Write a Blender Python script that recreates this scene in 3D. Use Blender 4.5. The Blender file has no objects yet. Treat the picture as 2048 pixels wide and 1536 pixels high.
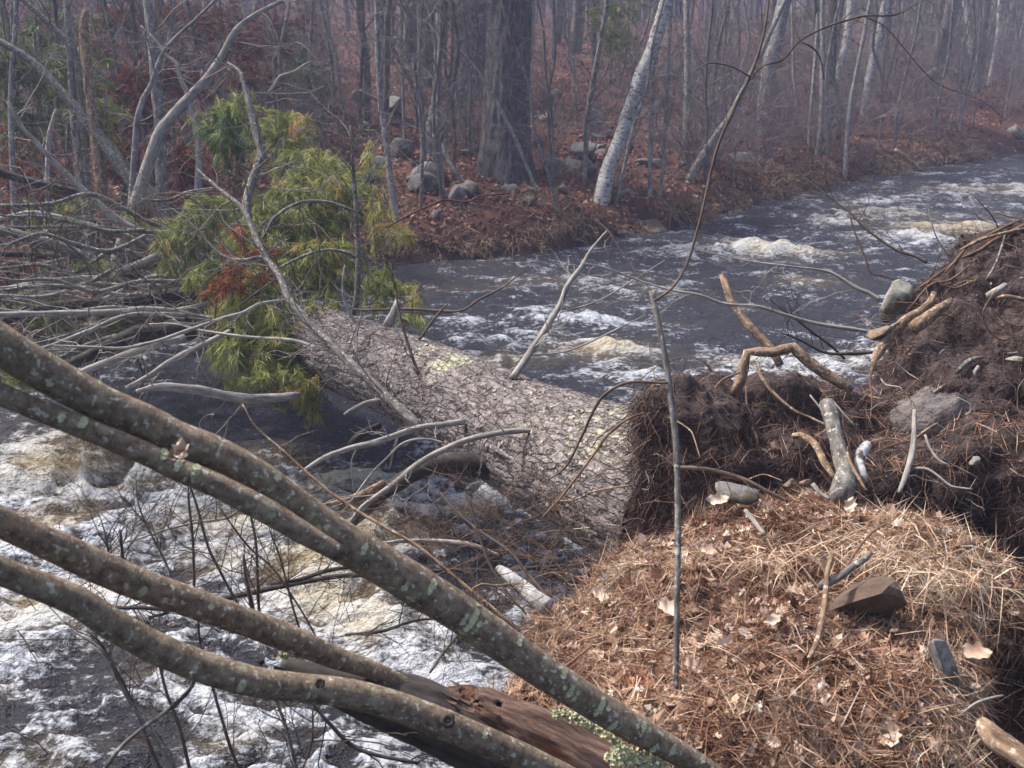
import bpy, math, random
import numpy as np
from mathutils import Vector

# ------------------------------------------------------------------ camera, light, exposure
sc = bpy.context.scene
FPX = 2010.0                                  # focal length in pixels of the 2048 px wide photograph
CAM = np.array([0.0, 0.0, 3.0]); PITCH = math.radians(20)
cam_d = bpy.data.cameras.new("camera"); cam = bpy.data.objects.new("camera", cam_d)
sc.collection.objects.link(cam); sc.camera = cam
cam.location = CAM; cam.rotation_euler = (math.radians(90) - PITCH, 0, 0)
cam_d.sensor_width = 36; cam_d.lens = 36 * FPX / 2048; cam_d.clip_start = 0.05; cam_d.clip_end = 600
cam_d.dof.use_dof = True; cam_d.dof.focus_distance = 4.6; cam_d.dof.aperture_fstop = 7.0

SUN_EL, SUN_AZ = 54.0, -60.0                  # azimuth clockwise from +Y (view direction); the sun stands to the left
world = bpy.data.worlds.new("World"); sc.world = world; world.use_nodes = True
wn = world.node_tree; bgn = wn.nodes["Background"]
sky = wn.nodes.new("ShaderNodeTexSky"); sky.sky_type = 'NISHITA'; sky.sun_disc = False
sky.sun_elevation = math.radians(SUN_EL); sky.sun_rotation = math.radians(SUN_AZ)
sky.air_density = 1.0; sky.dust_density = 5.0; sky.ozone_density = 1.2
wn.links.new(sky.outputs[0], bgn.inputs[0]); bgn.inputs[1].default_value = 0.14
sun_d = bpy.data.lights.new("sun", 'SUN'); sun = bpy.data.objects.new("sun", sun_d); sc.collection.objects.link(sun)
sun_d.energy = 3.3; sun_d.angle = math.radians(4); sun_d.color = (1.0, 0.975, 0.965)
a, e = math.radians(SUN_AZ), math.radians(SUN_EL)
sdir = Vector((math.sin(a) * math.cos(e), math.cos(a) * math.cos(e), math.sin(e)))
sun.rotation_euler = sdir.to_track_quat('Z', 'Y').to_euler(); sun.location = (-20, 10, 25)
vs = sc.view_settings; vs.view_transform = 'Standard'; vs.look = 'None'; vs.gamma = 1; vs.use_curve_mapping = False
vs.exposure = 0.88
sc.render.engine = 'CYCLES'
try:
    sc.cycles.use_denoising = True; sc.cycles.denoiser = 'OPENIMAGEDENOISE'
except Exception: pass
sc.cycles.max_bounces = 6; sc.cycles.diffuse_bounces = 2; sc.cycles.glossy_bounces = 2
sc.cycles.transmission_bounces = 2; sc.cycles.volume_bounces = 1; sc.cycles.transparent_max_bounces = 4

R = random.Random(7); NR = np.random.default_rng(7)
COL = sc.collection

# ------------------------------------------------------------------ helpers
def W(px, py, d):
    "point seen at photo pixel (px, py) at distance d along the view axis"
    dx = (px - 1024) / FPX; dy = (768 - py) / FPX
    c, s = math.cos(PITCH), math.sin(PITCH)
    return CAM + d * np.array([dx, c + dy * s, -s + dy * c])
def WZ(px, py, z=0.0):
    dy = (768 - py) / FPX
    return W(px, py, (z - 3.0) / (-math.sin(PITCH) + dy * math.cos(PITCH)))
def sstep(a, b, x):
    t = np.clip((x - a) / (b - a), 0, 1); return t * t * (3 - 2 * t)

_perm = np.random.default_rng(3).permutation(512).astype(np.int64)
_perm = np.concatenate([_perm, _perm])
_grad = np.random.default_rng(4).normal(size=(512, 3)); _grad /= np.linalg.norm(_grad, axis=1)[:, None]
def noise(p):
    "gradient noise of an (N,3) array, about -0.6..0.6"
    p = np.asarray(p, float); i = np.floor(p).astype(np.int64); f = p - i; u = f * f * f * (f * (f * 6 - 15) + 10)
    i &= 255; out = 0
    for dx in (0, 1):
        for dy in (0, 1):
            for dz in (0, 1):
                h = _perm[_perm[_perm[i[:, 0] + dx] % 256 + i[:, 1] + dy] % 256 + i[:, 2] + dz]
                g = _grad[h]
                dd = g[:, 0] * (f[:, 0] - dx) + g[:, 1] * (f[:, 1] - dy) + g[:, 2] * (f[:, 2] - dz)
                w = (u[:, 0] if dx else 1 - u[:, 0]) * (u[:, 1] if dy else 1 - u[:, 1]) * (u[:, 2] if dz else 1 - u[:, 2])
                out = out + w * dd
    return out
def fbm(p, o=4, lac=2.03, g=0.5):
    p = np.asarray(p, float); s = 0; a = 1.0
    for k in range(o):
        s = s + a * noise(p + 17.3 * k); p = p * lac; a *= g
    return s
def worley(p):
    "F1, F2 and a cell id of an (N,3) array"
    p = np.asarray(p, float); i = np.floor(p).astype(np.int64); f1 = np.full(len(p), 9.0); f2 = np.full(len(p), 9.0); cid = np.zeros(len(p))
    for dx in (-1, 0, 1):
        for dy in (-1, 0, 1):
            for dz in (-1, 0, 1):
                c = i + np.array([dx, dy, dz]); ci = c & 255
                h = _perm[_perm[_perm[ci[:, 0]] % 256 + ci[:, 1]] % 256 + ci[:, 2]]
                q = c + 0.5 + _grad[h] * 0.42
                d = np.linalg.norm(p - q, axis=1)
                new = d < f1
                f2 = np.where(new, f1, np.minimum(f2, d)); cid = np.where(new, h / 1024.0, cid); f1 = np.where(new, d, f1)
    return f1, f2, cid

def mkmesh(name, V, F, tone=None, bco=None, smooth=True):
    "mesh from arrays; F is a list of (M,k) index arrays"
    me = bpy.data.meshes.new(name); V = np.asarray(V, np.float32)
    F = [f for f in (F if isinstance(F, list) else [F]) if len(f)]
    me.vertices.add(len(V)); me.vertices.foreach_set('co', V.ravel())
    nl = sum(f.size for f in F); npoly = sum(len(f) for f in F)
    me.loops.add(nl); me.polygons.add(npoly)
    li = np.concatenate([f.ravel() for f in F]).astype(np.int32)
    tot = np.concatenate([np.full(len(f), f.shape[1]) for f in F]).astype(np.int32)
    st = np.concatenate([[0], np.cumsum(tot)[:-1]]).astype(np.int32)
    me.loops.foreach_set('vertex_index', li); me.polygons.foreach_set('loop_start', st)
    try: me.polygons.foreach_set('loop_total', tot)
    except Exception: pass
    me.polygons.foreach_set('use_smooth', np.full(npoly, smooth, bool))
    if tone is not None:
        at = me.attributes.new('tone', 'FLOAT', 'POINT'); at.data.foreach_set('value', np.asarray(tone, np.float32))
    if bco is not None:
        at = me.attributes.new('bco', 'FLOAT_VECTOR', 'POINT'); at.data.foreach_set('vector', np.asarray(bco, np.float32).ravel())
    me.update(calc_edges=True); me.validate()
    return me

class MB:
    "collects geometry and links it as ONE object"
    def __init__(s): s.V = []; s.Q = []; s.T = []; s.tone = []; s.b = []; s.n = 0
    def add(s, V, Q=None, T=None, tone=0.5, b=None):
        V = np.asarray(V, float)
        if Q is not None and len(Q): s.Q.append(np.asarray(Q, np.int64) + s.n)
        if T is not None and len(T): s.T.append(np.asarray(T, np.int64) + s.n)
        s.V.append(V); s.tone.append(np.broadcast_to(np.asarray(tone, float), (len(V),)))
        s.b.append(V if b is None else b); s.n += len(V)
    def build(s, name, mat, parent=None, smooth=True, loc=None, kind=None, label=None):
        if not s.n: return None
        V = np.concatenate(s.V); base = np.zeros(3)
        if parent is not None:
            pp = parent
            while pp is not None: base = base + np.array(pp.location); pp = pp.parent
        if loc is not None: base = base + (np.array(loc) - base)
        F = []
        if s.Q: F.append(np.concatenate(s.Q))
        if s.T: F.append(np.concatenate(s.T))
        me = mkmesh(name, V - base, F, np.concatenate(s.tone), np.concatenate(s.b), smooth)
        me.materials.append(mat)
        o = bpy.data.objects.new(name, me); COL.objects.link(o)
        if parent is not None: o.parent = parent
        elif loc is not None: o.location = loc
        if kind: o['kind'] = kind
        if label: o['label'] = label
        return o

def thing(name, label, cat, loc, group=None):
    o = bpy.data.objects.new(name, None); COL.objects.link(o); o.empty_display_size = 0.1
    o.location = [float(v) for v in loc]; o['label'] = label; o['category'] = cat
    if group: o['group'] = group
    return o
def tag(o, label, cat, group=None):
    o['label'] = label; o['category'] = cat
    if group: o['group'] = group
    return o
def dup(root, loc, rotz=0, scale=1.0, label=None, group=None):
    r = root.copy(); COL.objects.link(r); r.location = [float(v) for v in loc]; r.rotation_euler = (0, 0, rotz); r.scale = (scale,) * 3
    if label: r['label'] = label
    if group: r['group'] = group
    for ch in list(root.children):
        c = ch.copy(); COL.objects.link(c); c.parent = r
    return r

def resample(P, Rr, step):
    "Catmull-Rom through points and radii"
    P = np.asarray(P, float); Rr = np.asarray(Rr, float)
    if len(P) < 3: n = max(2, int(np.linalg.norm(P[1] - P[0]) / step) + 1); t = np.linspace(0, 1, n)[:, None]; return P[0] + (P[1] - P[0]) * t, Rr[0] + (Rr[1] - Rr[0]) * t[:, 0]
    A = np.vstack([2 * P[0] - P[1], P, 2 * P[-1] - P[-2]]); B = np.concatenate([[Rr[0]], Rr, [Rr[-1]]]); oP = []; oR = []
    for k in range(1, len(A) - 2):
        n = max(1, int(round(np.linalg.norm(A[k + 1] - A[k]) / step))); t = np.arange(n) / n; t = t[:, None]
        p = .5 * ((2 * A[k]) + (-A[k - 1] + A[k + 1]) * t + (2 * A[k - 1] - 5 * A[k] + 4 * A[k + 1] - A[k + 2]) * t ** 2 + (-A[k - 1] + 3 * A[k] - 3 * A[k + 1] + A[k + 2]) * t ** 3)
        oP.append(p); oR.append(B[k] + (B[k + 1] - B[k]) * t[:, 0])
    oP.append(P[-1:]); oR.append(Rr[-1:])
    return np.vstack(oP), np.concatenate(oR)

def tube(mb, P, Rr, sides=8, tone=0.5, rough=0.0, cap=True, rs=None, seed=0.0):
    P = np.asarray(P, float); Rr = np.asarray(Rr, float); n = len(P)
    T = np.gradient(P, axis=0); T /= np.linalg.norm(T, axis=1)[:, None] + 1e-9
    up = np.array([0, 0, 1.0]) if abs(T[0, 2]) < 0.85 else np.array([1.0, 0, 0])
    N = np.zeros_like(P); v = up - T[0] * up.dot(T[0]); v /= np.linalg.norm(v); N[0] = v
    for k in range(1, n):
        v = N[k - 1] - T[k] * N[k - 1].dot(T[k]); l = np.linalg.norm(v); N[k] = v / l if l > 1e-6 else N[k - 1]
    B = np.cross(T, N); th = np.arange(sides) / sides * 2 * math.pi
    s = np.concatenate([[0], np.cumsum(np.linalg.norm(np.diff(P, axis=0), axis=1))])
    cr = np.cos(th)[None, :]; sr = np.sin(th)[None, :]
    rad = np.repeat(Rr[:, None], sides, 1)
    bc = np.stack([cr * Rr[:, None], sr * Rr[:, None], np.repeat(s[:, None], sides, 1)], -1).reshape(-1, 3) + seed
    if rough:
        k = (rs or 6.0) / max(Rr.mean(), 1e-4) * 0.25
        rad = rad * (1 + rough * fbm(bc * np.array([k, k, k * 0.35]), 3).reshape(n, sides) * 2)
    V = P[:, None, :] + rad[..., None] * (cr[..., None] * N[:, None, :] + sr[..., None] * B[:, None, :])
    V = V.reshape(-1, 3); i = np.arange(n - 1)[:, None] * sides; j = np.arange(sides)[None, :]; j2 = (j + 1) % sides
    Q = np.stack([i + j, i + j2, i + sides + j2, i + sides + j], -1).reshape(-1, 4); Tt = None
    if cap:
        c0 = len(V); V = np.vstack([V, P[0] , P[-1] + T[-1] * Rr[-1] * .2]); bc = np.vstack([bc, bc[0], bc[-1]]); j = np.arange(sides); j2 = (j + 1) % sides
        Tt = np.vstack([np.stack([j2, j, np.full(sides, c0)], -1), np.stack([(n - 1) * sides + j, (n - 1) * sides + j2, np.full(sides, c0 + 1)], -1)])
    mb.add(V, Q, Tt, tone, bc)
    return P, Rr, N, B, T

def wobble(P, amp, freq, seed):
    "uneven course of a grown branch"
    q = np.asarray(P) * freq + seed
    w = np.stack([noise(q), noise(q + 31.7), noise(q + 77.1)], -1) * amp
    f = sstep(0, 3, np.arange(len(P)))[:, None]
    return P + w * f
def trace(pts, d0, d1, step=None):
    "photo course (px, py, width px) between distances d0 and d1 -> points, radii"
    n = len(pts); L = [0]
    for k in range(1, n): L.append(L[-1] + math.hypot(pts[k][0] - pts[k - 1][0], pts[k][1] - pts[k - 1][1]))
    P = []; Rr = []
    for k, q in enumerate(pts):
        d = d0 + (d1 - d0) * (L[k] / (L[-1] or 1)); P.append(W(q[0], q[1], d)); Rr.append(max(q[2], 1.2) * d / FPX / 2)
    Rr = np.array(Rr)
    return resample(P, Rr, step or max(0.02, min(0.12, Rr.mean() * 2.2)))
def branch(mb, pts, d0, d1, sides=8, rough=0.05, tone=0.5, wob=0.25, step=None):
    P, Rr = trace(pts, d0, d1, step); sd = R.random() * 50
    if wob: P = wobble(P, wob * max(Rr.mean(), .006), 6.0, sd)
    Rr = Rr * (1 + 0.22 * noise(np.c_[P * 9 + sd]) + .14 * noise(P * 38 + sd))
    tube(mb, P, Rr, sides, tone, rough, seed=sd)
    return P, Rr
def unit(v): v = np.asarray(v, float); return v / (np.linalg.norm(v) + 1e-9)
def grow(mb, p, dr, L, r, depth, sides=3, seg=6, bend=0.5, kids=3, tone=0.5, grav=0.0, tips=None, kr=0.6, kl=0.55):
    "recursive twig"
    pts = [np.array(p, float)]; dr = unit(dr); d = dr
    for k in range(seg):
        d = unit(d + NR.normal(size=3) * bend * 0.35 + np.array([0, 0, -grav])); pts.append(pts[-1] + d * L / seg)
    P = np.array(pts); Rr = np.linspace(r, r * 0.35, len(P))
    tube(mb, P, Rr, sides, tone, 0, cap=False)
    if tips is not None: tips.append((P[-1], unit(P[-1] - P[-2]), L))
    if depth > 0:
        for c in range(kids):
            t = R.uniform(0.25, 0.95); k = min(seg - 1, int(t * seg)); q = P[k] + (P[k + 1] - P[k]) * (t * seg - k)
            ax = unit(P[k + 1] - P[k]); s = unit(np.cross(ax, NR.normal(size=3))); a = R.uniform(0.4, 1.0)
            grow(mb, q, ax * math.cos(a) + s * math.sin(a), L * kl * R.uniform(.6, 1.2), r * kr, depth - 1, sides, max(3, seg - 1), bend, kids, tone, grav, tips, kr, kl)
def sprout(mb, P, Rr, n, L, r, depth=1, tone=0.5, t0=0.1, t1=1.0, bend=0.6, kids=3, up=0.0, sides=3, tips=None, grav=0):
    m = len(P)
    for k in range(n):
        t = R.uniform(t0, t1) * (m - 1); i = min(m - 2, int(t)); q = P[i] + (P[i + 1] - P[i]) * (t - i)
        ax = unit(P[i + 1] - P[i]); s = unit(np.cross(ax, NR.normal(size=3)) + np.array([0, 0, up])); a = R.uniform(.6, 1.2)
        grow(mb, q, ax * math.cos(a) + s * math.sin(a), L * R.uniform(.5, 1.3), min(r, Rr[i] * .7), depth, sides, 6, bend, kids, tone, grav, tips)

def ribbons(mb, p, d, L, w, bend, tone, face=None):
    "N bent blades of two quads each (arrays)"
    N = len(p); d = d / (np.linalg.norm(d, axis=1)[:, None] + 1e-9)
    s = np.cross(d, NR.normal(size=(N, 3)) if face is None else face); s /= np.linalg.norm(s, axis=1)[:, None] + 1e-9
    L = L[:, None]; w = w[:, None] * .5
    m = p + d * L * .5 + bend * .25 * L; e = p + d * L + bend * L
    V = np.stack([p - s * w * .8, p + s * w * .8, m - s * w, m + s * w, e], 1).reshape(-1, 3)
    o = np.arange(N)[:, None] * 5
    mb.add(V, o + np.array([[0, 1, 3, 2]]), o + np.array([[2, 3, 4]]), np.repeat(tone, 5))

LEAF_T = np.array([[0, 0], [.15, .10], [.15, -.10], [.3, .30], [.3, -.30], [.4, .13], [.4, -.13], [.55, .36], [.55, -.36], [.66, .15], [.66, -.15], [.82, .26], [.82, -.26], [1, 0], [.35, 0], [.65, 0]], float)
LEAF_F = np.array([[0, 1, 14], [0, 14, 2], [1, 3, 14], [2, 14, 4], [3, 5, 14], [4, 14, 6], [5, 15, 14], [6, 14, 15], [5, 7, 15], [6, 15, 8], [7, 9, 15], [8, 15, 10], [9, 11, 15], [10, 15, 12], [11, 13, 15], [12, 15, 13]])
def leaves(mb, p, nrm, L, tone, curl=1.0, simple=False):
    N = len(p); a = np.cross(nrm, NR.normal(size=(N, 3))); a /= np.linalg.norm(a, axis=1)[:, None]; b = np.cross(nrm, a)
    T = np.array([[0, 0], [.5, .33], [.5, -.33], [1, 0]], float) if simple else LEAF_T
    F = np.array([[0, 2, 1], [1, 2, 3]]) if simple else LEAF_F
    x = T[:, 0][None, :]; y = T[:, 1][None, :] * NR.uniform(.6, 1.2, (N, 1))
    z = curl * (NR.normal(0, .5, (N, 1)) * (x - .5) ** 2 * 2 + np.abs(NR.normal(0, .7, (N, 1))) * np.abs(y) + NR.normal(0, .25, (N, 1)) * np.sin(x * 7 + NR.uniform(0, 6, (N, 1))) * .3)
    V = p[:, None, :] + L[:, None, None] * ((x - .5)[..., None] * a[:, None, :] + y[..., None] * b[:, None, :] + z[..., None] * nrm[:, None, :])
    k = len(T); o = np.arange(N)[:, None, None] * k
    mb.add(V.reshape(-1, 3), None, (o + F[None]).reshape(-1, 3), np.repeat(tone, k))

def tufts(mb, P, D, n=46, L=0.11, w=0.0035, cone=0.75, droop=0.35, tone=None):
    "needle tufts: P tips, D directions"
    N = len(P); p = np.repeat(P, n, 0); d = np.repeat(D, n, 0)
    back = NR.uniform(0, .5, (N * n, 1)) * L
    dd = d + NR.normal(size=(N * n, 3)) * cone * .6; dd /= np.linalg.norm(dd, axis=1)[:, None]
    t = np.repeat(NR.random(N) if tone is None else tone, n) + NR.normal(0, .10, N * n)
    bend = np.zeros((N * n, 3)); bend[:, 2] = -droop * NR.uniform(.5, 1.4, N * n)
    ribbons(mb, p - d * back, dd, L * NR.uniform(.6, 1.15, N * n), np.full(N * n, w), bend, t)

# ------------------------------------------------------------------ materials
def nt(name):
    m = bpy.data.materials.new(name); m.use_nodes = True; t = m.node_tree; b = t.nodes["Principled BSDF"]
    return m, t, b
def N_(t, k, **kw):
    n = t.nodes.new(k)
    for a_, v in kw.items(): setattr(n, a_, v)
    return n
def ramp(t, stops, fac):
    r = N_(t, "ShaderNodeValToRGB"); el = r.color_ramp.elements
    while len(el) < len(stops): el.new(0.5)
    for e_, (p, c) in zip(el, stops): e_.position = p; e_.color = (*c, 1)
    t.links.new(fac, r.inputs[0]); return r.outputs[0]
def nz(t, vec, scale, detail=4, rough=0.55):
    n = N_(t, "ShaderNodeTexNoise"); n.inputs['Scale'].default_value = scale; n.inputs['Detail'].default_value = detail; n.inputs['Roughness'].default_value = rough
    if vec is not None: t.links.new(vec, n.inputs['Vector'])
    return n.outputs[0]
def mp(t, vec, sc_):
    n = N_(t, "ShaderNodeMapping"); n.inputs['Scale'].default_value = sc_; t.links.new(vec, n.inputs['Vector']); return n.outputs[0]
def mth(t, op, a_, b_=None, clamp=False):
    n = N_(t, "ShaderNodeMath", operation=op); n.use_clamp = clamp
    for i_, v in enumerate((a_, b_)):
        if v is None: continue
        if isinstance(v, (int, float)): n.inputs[i_].default_value = v
        else: t.links.new(v, n.inputs[i_])
    return n.outputs[0]
def mixc(t, f, a_, b_):
    n = N_(t, "ShaderNodeMix", data_type='RGBA')
    if isinstance(f, (int, float)): n.inputs[0].default_value = f
    else: t.links.new(f, n.inputs[0])
    for s_, v in ((6, a_), (7, b_)):
        if isinstance(v, tuple): n.inputs[s_].default_value = (*v, 1)
        else: t.links.new(v, n.inputs[s_])
    return n.outputs[2]
def attr(t, name): n = N_(t, "ShaderNodeAttribute"); n.attribute_name = name; return n
def bump(t, b, h, strength, dist):
    n = N_(t, "ShaderNodeBump"); n.inputs['Strength'].default_value = strength; n.inputs['Distance'].default_value = dist
    t.links.new(h, n.inputs['Height']); t.links.new(n.outputs[0], b.inputs['Normal'])
def mask(t, v, lo, hi):
    n = N_(t, "ShaderNodeMapRange"); n.inputs[1].default_value = lo; n.inputs[2].default_value = hi; t.links.new(v, n.inputs[0]); return n.outputs[0]

def mat_tone(name, stops, rough=0.8, spec=0.25, nscale=None, trans=0.0):
    "colour from the per-piece tone"
    m, t, b = nt(name); f = attr(t, 'tone').outputs['Fac']
    if nscale:
        f = mth(t, 'ADD', f, mth(t, 'MULTIPLY', mth(t, 'SUBTRACT', nz(t, N_(t, "ShaderNodeTexCoord").outputs['Object'], nscale, 2), 0.5), 0.6))
    c = ramp(t, stops, f); t.links.new(c, b.inputs['Base Color']); b.inputs['Roughness'].default_value = rough
    b.inputs['Specular IOR Level'].default_value = spec
    if trans:
        tr = N_(t, "ShaderNodeBsdfTranslucent"); t.links.new(c, tr.inputs[0]); mx = N_(t, "ShaderNodeMixShader"); mx.inputs[0].default_value = trans
        out = t.nodes["Material Output"]; t.links.new(b.outputs[0], mx.inputs[1]); t.links.new(tr.outputs[0], mx.inputs[2]); t.links.new(mx.outputs[0], out.inputs[0])
    return m
def mat_bark(name, c0, c1, spot=None, lich=None, scale=18, stretch=0.35, spot_amt=.60, lich_amt=.62, bmp=.5, rough=.85, dist=.01, rings=False):
    m, t, b = nt(name); v = attr(t, 'bco').outputs['Vector']; vs_ = mp(t, v, (1, 1, stretch))
    n1 = nz(t, vs_, scale, 5, .62); n2 = nz(t, v, scale * .35, 3)
    c = ramp(t, [(.34, c0), (.66, c1)], n1)
    c = mixc(t, mth(t, 'MULTIPLY', mask(t, n2, .35, .75), .5), c, tuple(x * .55 for x in c0))
    if spot:
        sp = nz(t, v, scale * 1.3, 3, .5); c = mixc(t, mask(t, sp, spot_amt, spot_amt + .07), c, spot)
    if lich:
        l = nz(t, v, scale * .28, 5, .7); c = mixc(t, mask(t, l, lich_amt, lich_amt + .05), c, lich)
    h = n1
    if rings:
        rg = nz(t, mp(t, v, (2.2, 2.2, 16)), scale * .5, 3, .6); h = mth(t, 'ADD', n1, mth(t, 'MULTIPLY', rg, .7))
        c = mixc(t, mth(t, 'MULTIPLY', mask(t, rg, .55, .68), .45), c, tuple(min(1, x * 1.5) for x in c1))
    t.links.new(c, b.inputs['Base Color']); b.inputs['Roughness'].default_value = rough; b.inputs['Specular IOR Level'].default_value = .3
    bump(t, b, h, bmp, dist); return m
def mat_bush(name, c0, c1):
    m, t, b = nt(name); tc = N_(t, "ShaderNodeTexCoord").outputs['Object']
    c = ramp(t, [(.3, c0), (.7, c1)], nz(t, tc, 6, 3)); t.links.new(c, b.inputs['Base Color']); b.inputs['Roughness'].default_value = .85; b.inputs['Specular IOR Level'].default_value = .25
    return m
def mat_rock(name, c0, c1, moss=(.09, .075, .05), ms=.50, sc_=6):
    m, t, b = nt(name); tc = N_(t, "ShaderNodeTexCoord").outputs['Object']
    n = nz(t, tc, sc_, 8, .65); c = ramp(t, [(.35, c0), (.68, c1)], n); c = mixc(t, mask(t, nz(t, tc, sc_ * .6, 5, .7), ms, ms + .08), c, moss)
    c = mixc(t, mth(t, 'MULTIPLY', mask(t, nz(t, tc, sc_ * 9, 2), .55, .7), .5), c, tuple(x * .5 for x in c0))
    t.links.new(c, b.inputs['Base Color']); b.inputs['Roughness'].default_value = .9; b.inputs['Specular IOR Level'].default_value = .25; bump(t, b, n, .6, .03); return m

M = {}
M['stem'] = mat_bark('alder_bark', (.105, .072, .048), (.32, .245, .165), spot=(.46, .42, .34), lich=(.28, .28, .17), scale=60, stretch=.75, spot_amt=.60, lich_amt=.62, bmp=.8, dist=.004, rings=True)
M['pale'] = mat_bark('weathered_grey_wood', (.15, .13, .11), (.44, .40, .355), spot=(.20,.18,.15), lich=(.26, .27, .17), scale=60, stretch=.15, spot_amt=.6, lich_amt=.63, bmp=.9, dist=.006)
M['grey'] = mat_bark('grey_limb_bark', (.065, .056, .048), (.25, .225, .20), spot=(.38, .37, .31), lich=(.22, .23, .16), scale=45, stretch=.4, spot_amt=.59, lich_amt=.62, bmp=.9, dist=.008)
M['dark'] = mat_bark('dark_wet_bark', (.022, .018, .016), (.075, .062, .052), scale=45, stretch=.4, bmp=.4, dist=.004)
M['twig'] = mat_bark('brown_twig_bark', (.055, .036, .028), (.16, .115, .085), scale=60, stretch=.3, bmp=.2, dist=.002)
M['redtwig'] = mat_bark('red_twig_bark', (.07, .02, .018), (.16, .045, .035), scale=60, stretch=.3, bmp=.2, dist=.002)
M['tan'] = mat_bark('tan_peeled_root', (.095, .055, .035), (.40, .27, .165), spot=(.44, .37, .29), lich=(.10, .06, .04), scale=55, stretch=.3, spot_amt=.58, lich_amt=.57, bmp=1.0, dist=.008)
M['root'] = mat_bark('root_bark', (.10, .055, .035), (.26, .16, .10), scale=60, stretch=.25, bmp=.4, dist=.003)
M['birch'] = mat_bark('birch_bark', (.24, .22, .20), (.62, .60, .57), spot=(.05, .045, .04), lich=(.20, .17, .14), scale=13, stretch=2.4, spot_amt=.58, lich_amt=.60, bmp=.8, dist=.015)
M['pinebark'] = mat_bark('old_pine_bark', (.040, .034, .034), (.15, .135, .135), lich=(.13, .15, .11), scale=26, stretch=.26, lich_amt=.64, bmp=1.0, dist=.05)
M['greybark'] = mat_bark('maple_bark', (.095, .085, .076), (.31, .29, .265), spot=(.40, .40, .33), scale=22, stretch=.4, spot_amt=.60, bmp=.6, dist=.015)
M['thinbark'] = mat_bush('thin_tree_bark', (.075, .066, .060), (.20, .18, .165))
M['bushwood'] = mat_bush('bush_twigs', (.085, .064, .060), (.26, .21, .20))
M['needle'] = mat_tone('pine_needles', [(0, (.07, .13, .04)), (.28, (.19, .24, .06)), (.60, (.38, .37, .10)), (.82, (.42, .29, .09)), (1, (.44, .20, .07))], .55, .4, trans=.3)
M['deadneedle'] = mat_tone('dead_needles', [(0, (.10, .028, .014)), (.5, (.22, .065, .028)), (1, (.34, .13, .06))], .7, .3, trans=.15)
M['straw'] = mat_tone('fallen_needles', [(0, (.06, .026, .015)), (.25, (.18, .080, .045)), (.52, (.30, .165, .095)), (.78, (.43, .285, .18)), (1, (.60, .49, .37))], .62, .35)
M['leaf'] = mat_tone('fallen_leaves', [(0, (.10, .050, .032)), (.35, (.25, .14, .085)), (.65, (.45, .31, .22)), (1, (.66, .56, .46))], .6, .35, nscale=40)
M['farleaf'] = mat_tone('bank_leaf_litter', [(0, (.06, .024, .018)), (.45, (.19, .075, .048)), (.8, (.32, .155, .10)), (1, (.50, .36, .28))], .7, .3)
M['grass'] = mat_tone('dry_grass', [(0, (.13, .075, .040)), (1, (.36, .25, .15))], .7, .3)
M['moss'] = mat_tone('moss', [(0, (.04, .05, .015)), (1, (.10, .11, .03))], .9, .2)
M['rootlet'] = mat_tone('fine_roots', [(0, (.028, .017, .015)), (.5, (.10, .060, .046)), (.8, (.22, .15, .115)), (1, (.40, .31, .24))], .8, .25)
M['lichen'] = mat_tone('frilly_lichen', [(0, (.26, .26, .15)), (.6, (.46, .45, .27)), (1, (.62, .60, .42))], .9, .2)
M['rock'] = mat_rock('granite', (.10, .095, .09), (.27, .25, .23))
M['rockmound'] = mat_rock('brown_stone', (.085, .058, .042), (.16, .115, .085), moss=(.22, .19, .15), ms=.66, sc_=14)
M['rockpale'] = mat_rock('pale_stone', (.17, .165, .14), (.36, .345, .29), moss=(.12, .10, .07), sc_=14)
M['rocktan'] = mat_rock('tan_stone', (.15, .10, .07), (.33, .23, .155), moss=(.1, .07, .05), sc_=16)
M['cutwood'] = mat_rock('cut_wood', (.40, .27, .15), (.55, .42, .28), moss=(.3, .18, .1), sc_=40)
def mat_soil(name, c0, c1, c2):
    m, t, b = nt(name); tc = N_(t, "ShaderNodeTexCoord").outputs['Object']
    n = nz(t, tc, 9, 8, .7); n2 = nz(t, tc, 45, 4, .7); c = ramp(t, [(.33, c0), (.58, c1), (.78, c2)], mth(t, 'ADD', mth(t, 'MULTIPLY', n, .6), mth(t, 'MULTIPLY', n2, .4)))
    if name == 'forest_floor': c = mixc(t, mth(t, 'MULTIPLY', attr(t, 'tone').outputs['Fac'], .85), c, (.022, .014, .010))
    t.links.new(c, b.inputs['Base Color']); b.inputs['Roughness'].default_value = .95; b.inputs['Specular IOR Level'].default_value = .15
    bump(t, b, mth(t, 'ADD', n, n2), .9, .02); return m
M['soil'] = mat_soil('root_soil', (.028, .020, .019), (.095, .070, .062), (.26, .21, .19))
M['clay'] = mat_soil('grey_subsoil', (.10, .085, .08), (.20, .175, .16), (.32, .29, .27))
M['moundsoil'] = mat_soil('mound_duff', (.035, .018, .010), (.09, .045, .024), (.17, .09, .05))
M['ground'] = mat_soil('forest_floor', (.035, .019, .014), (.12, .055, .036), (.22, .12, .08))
def mat_rot():
    m, t, b = nt('rotten_wood'); v = attr(t, 'bco').outputs['Vector']; n = nz(t, mp(t, v, (1, 1, .16)), 55, 6, .7); n2 = nz(t, v, 9, 3)
    c = ramp(t, [(.33, (.020, .010, .007)), (.48, (.10, .052, .034)), (.62, (.20, .125, .092)), (.8, (.32, .23, .19))], n); c = mixc(t, mask(t, n2, .58, .7), c, (.17, .065, .022))
    t.links.new(c, b.inputs['Base Color']); b.inputs['Roughness'].default_value = .9; bump(t, b, n, .9, .012); return m
M['rot'] = mat_rot()
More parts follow.
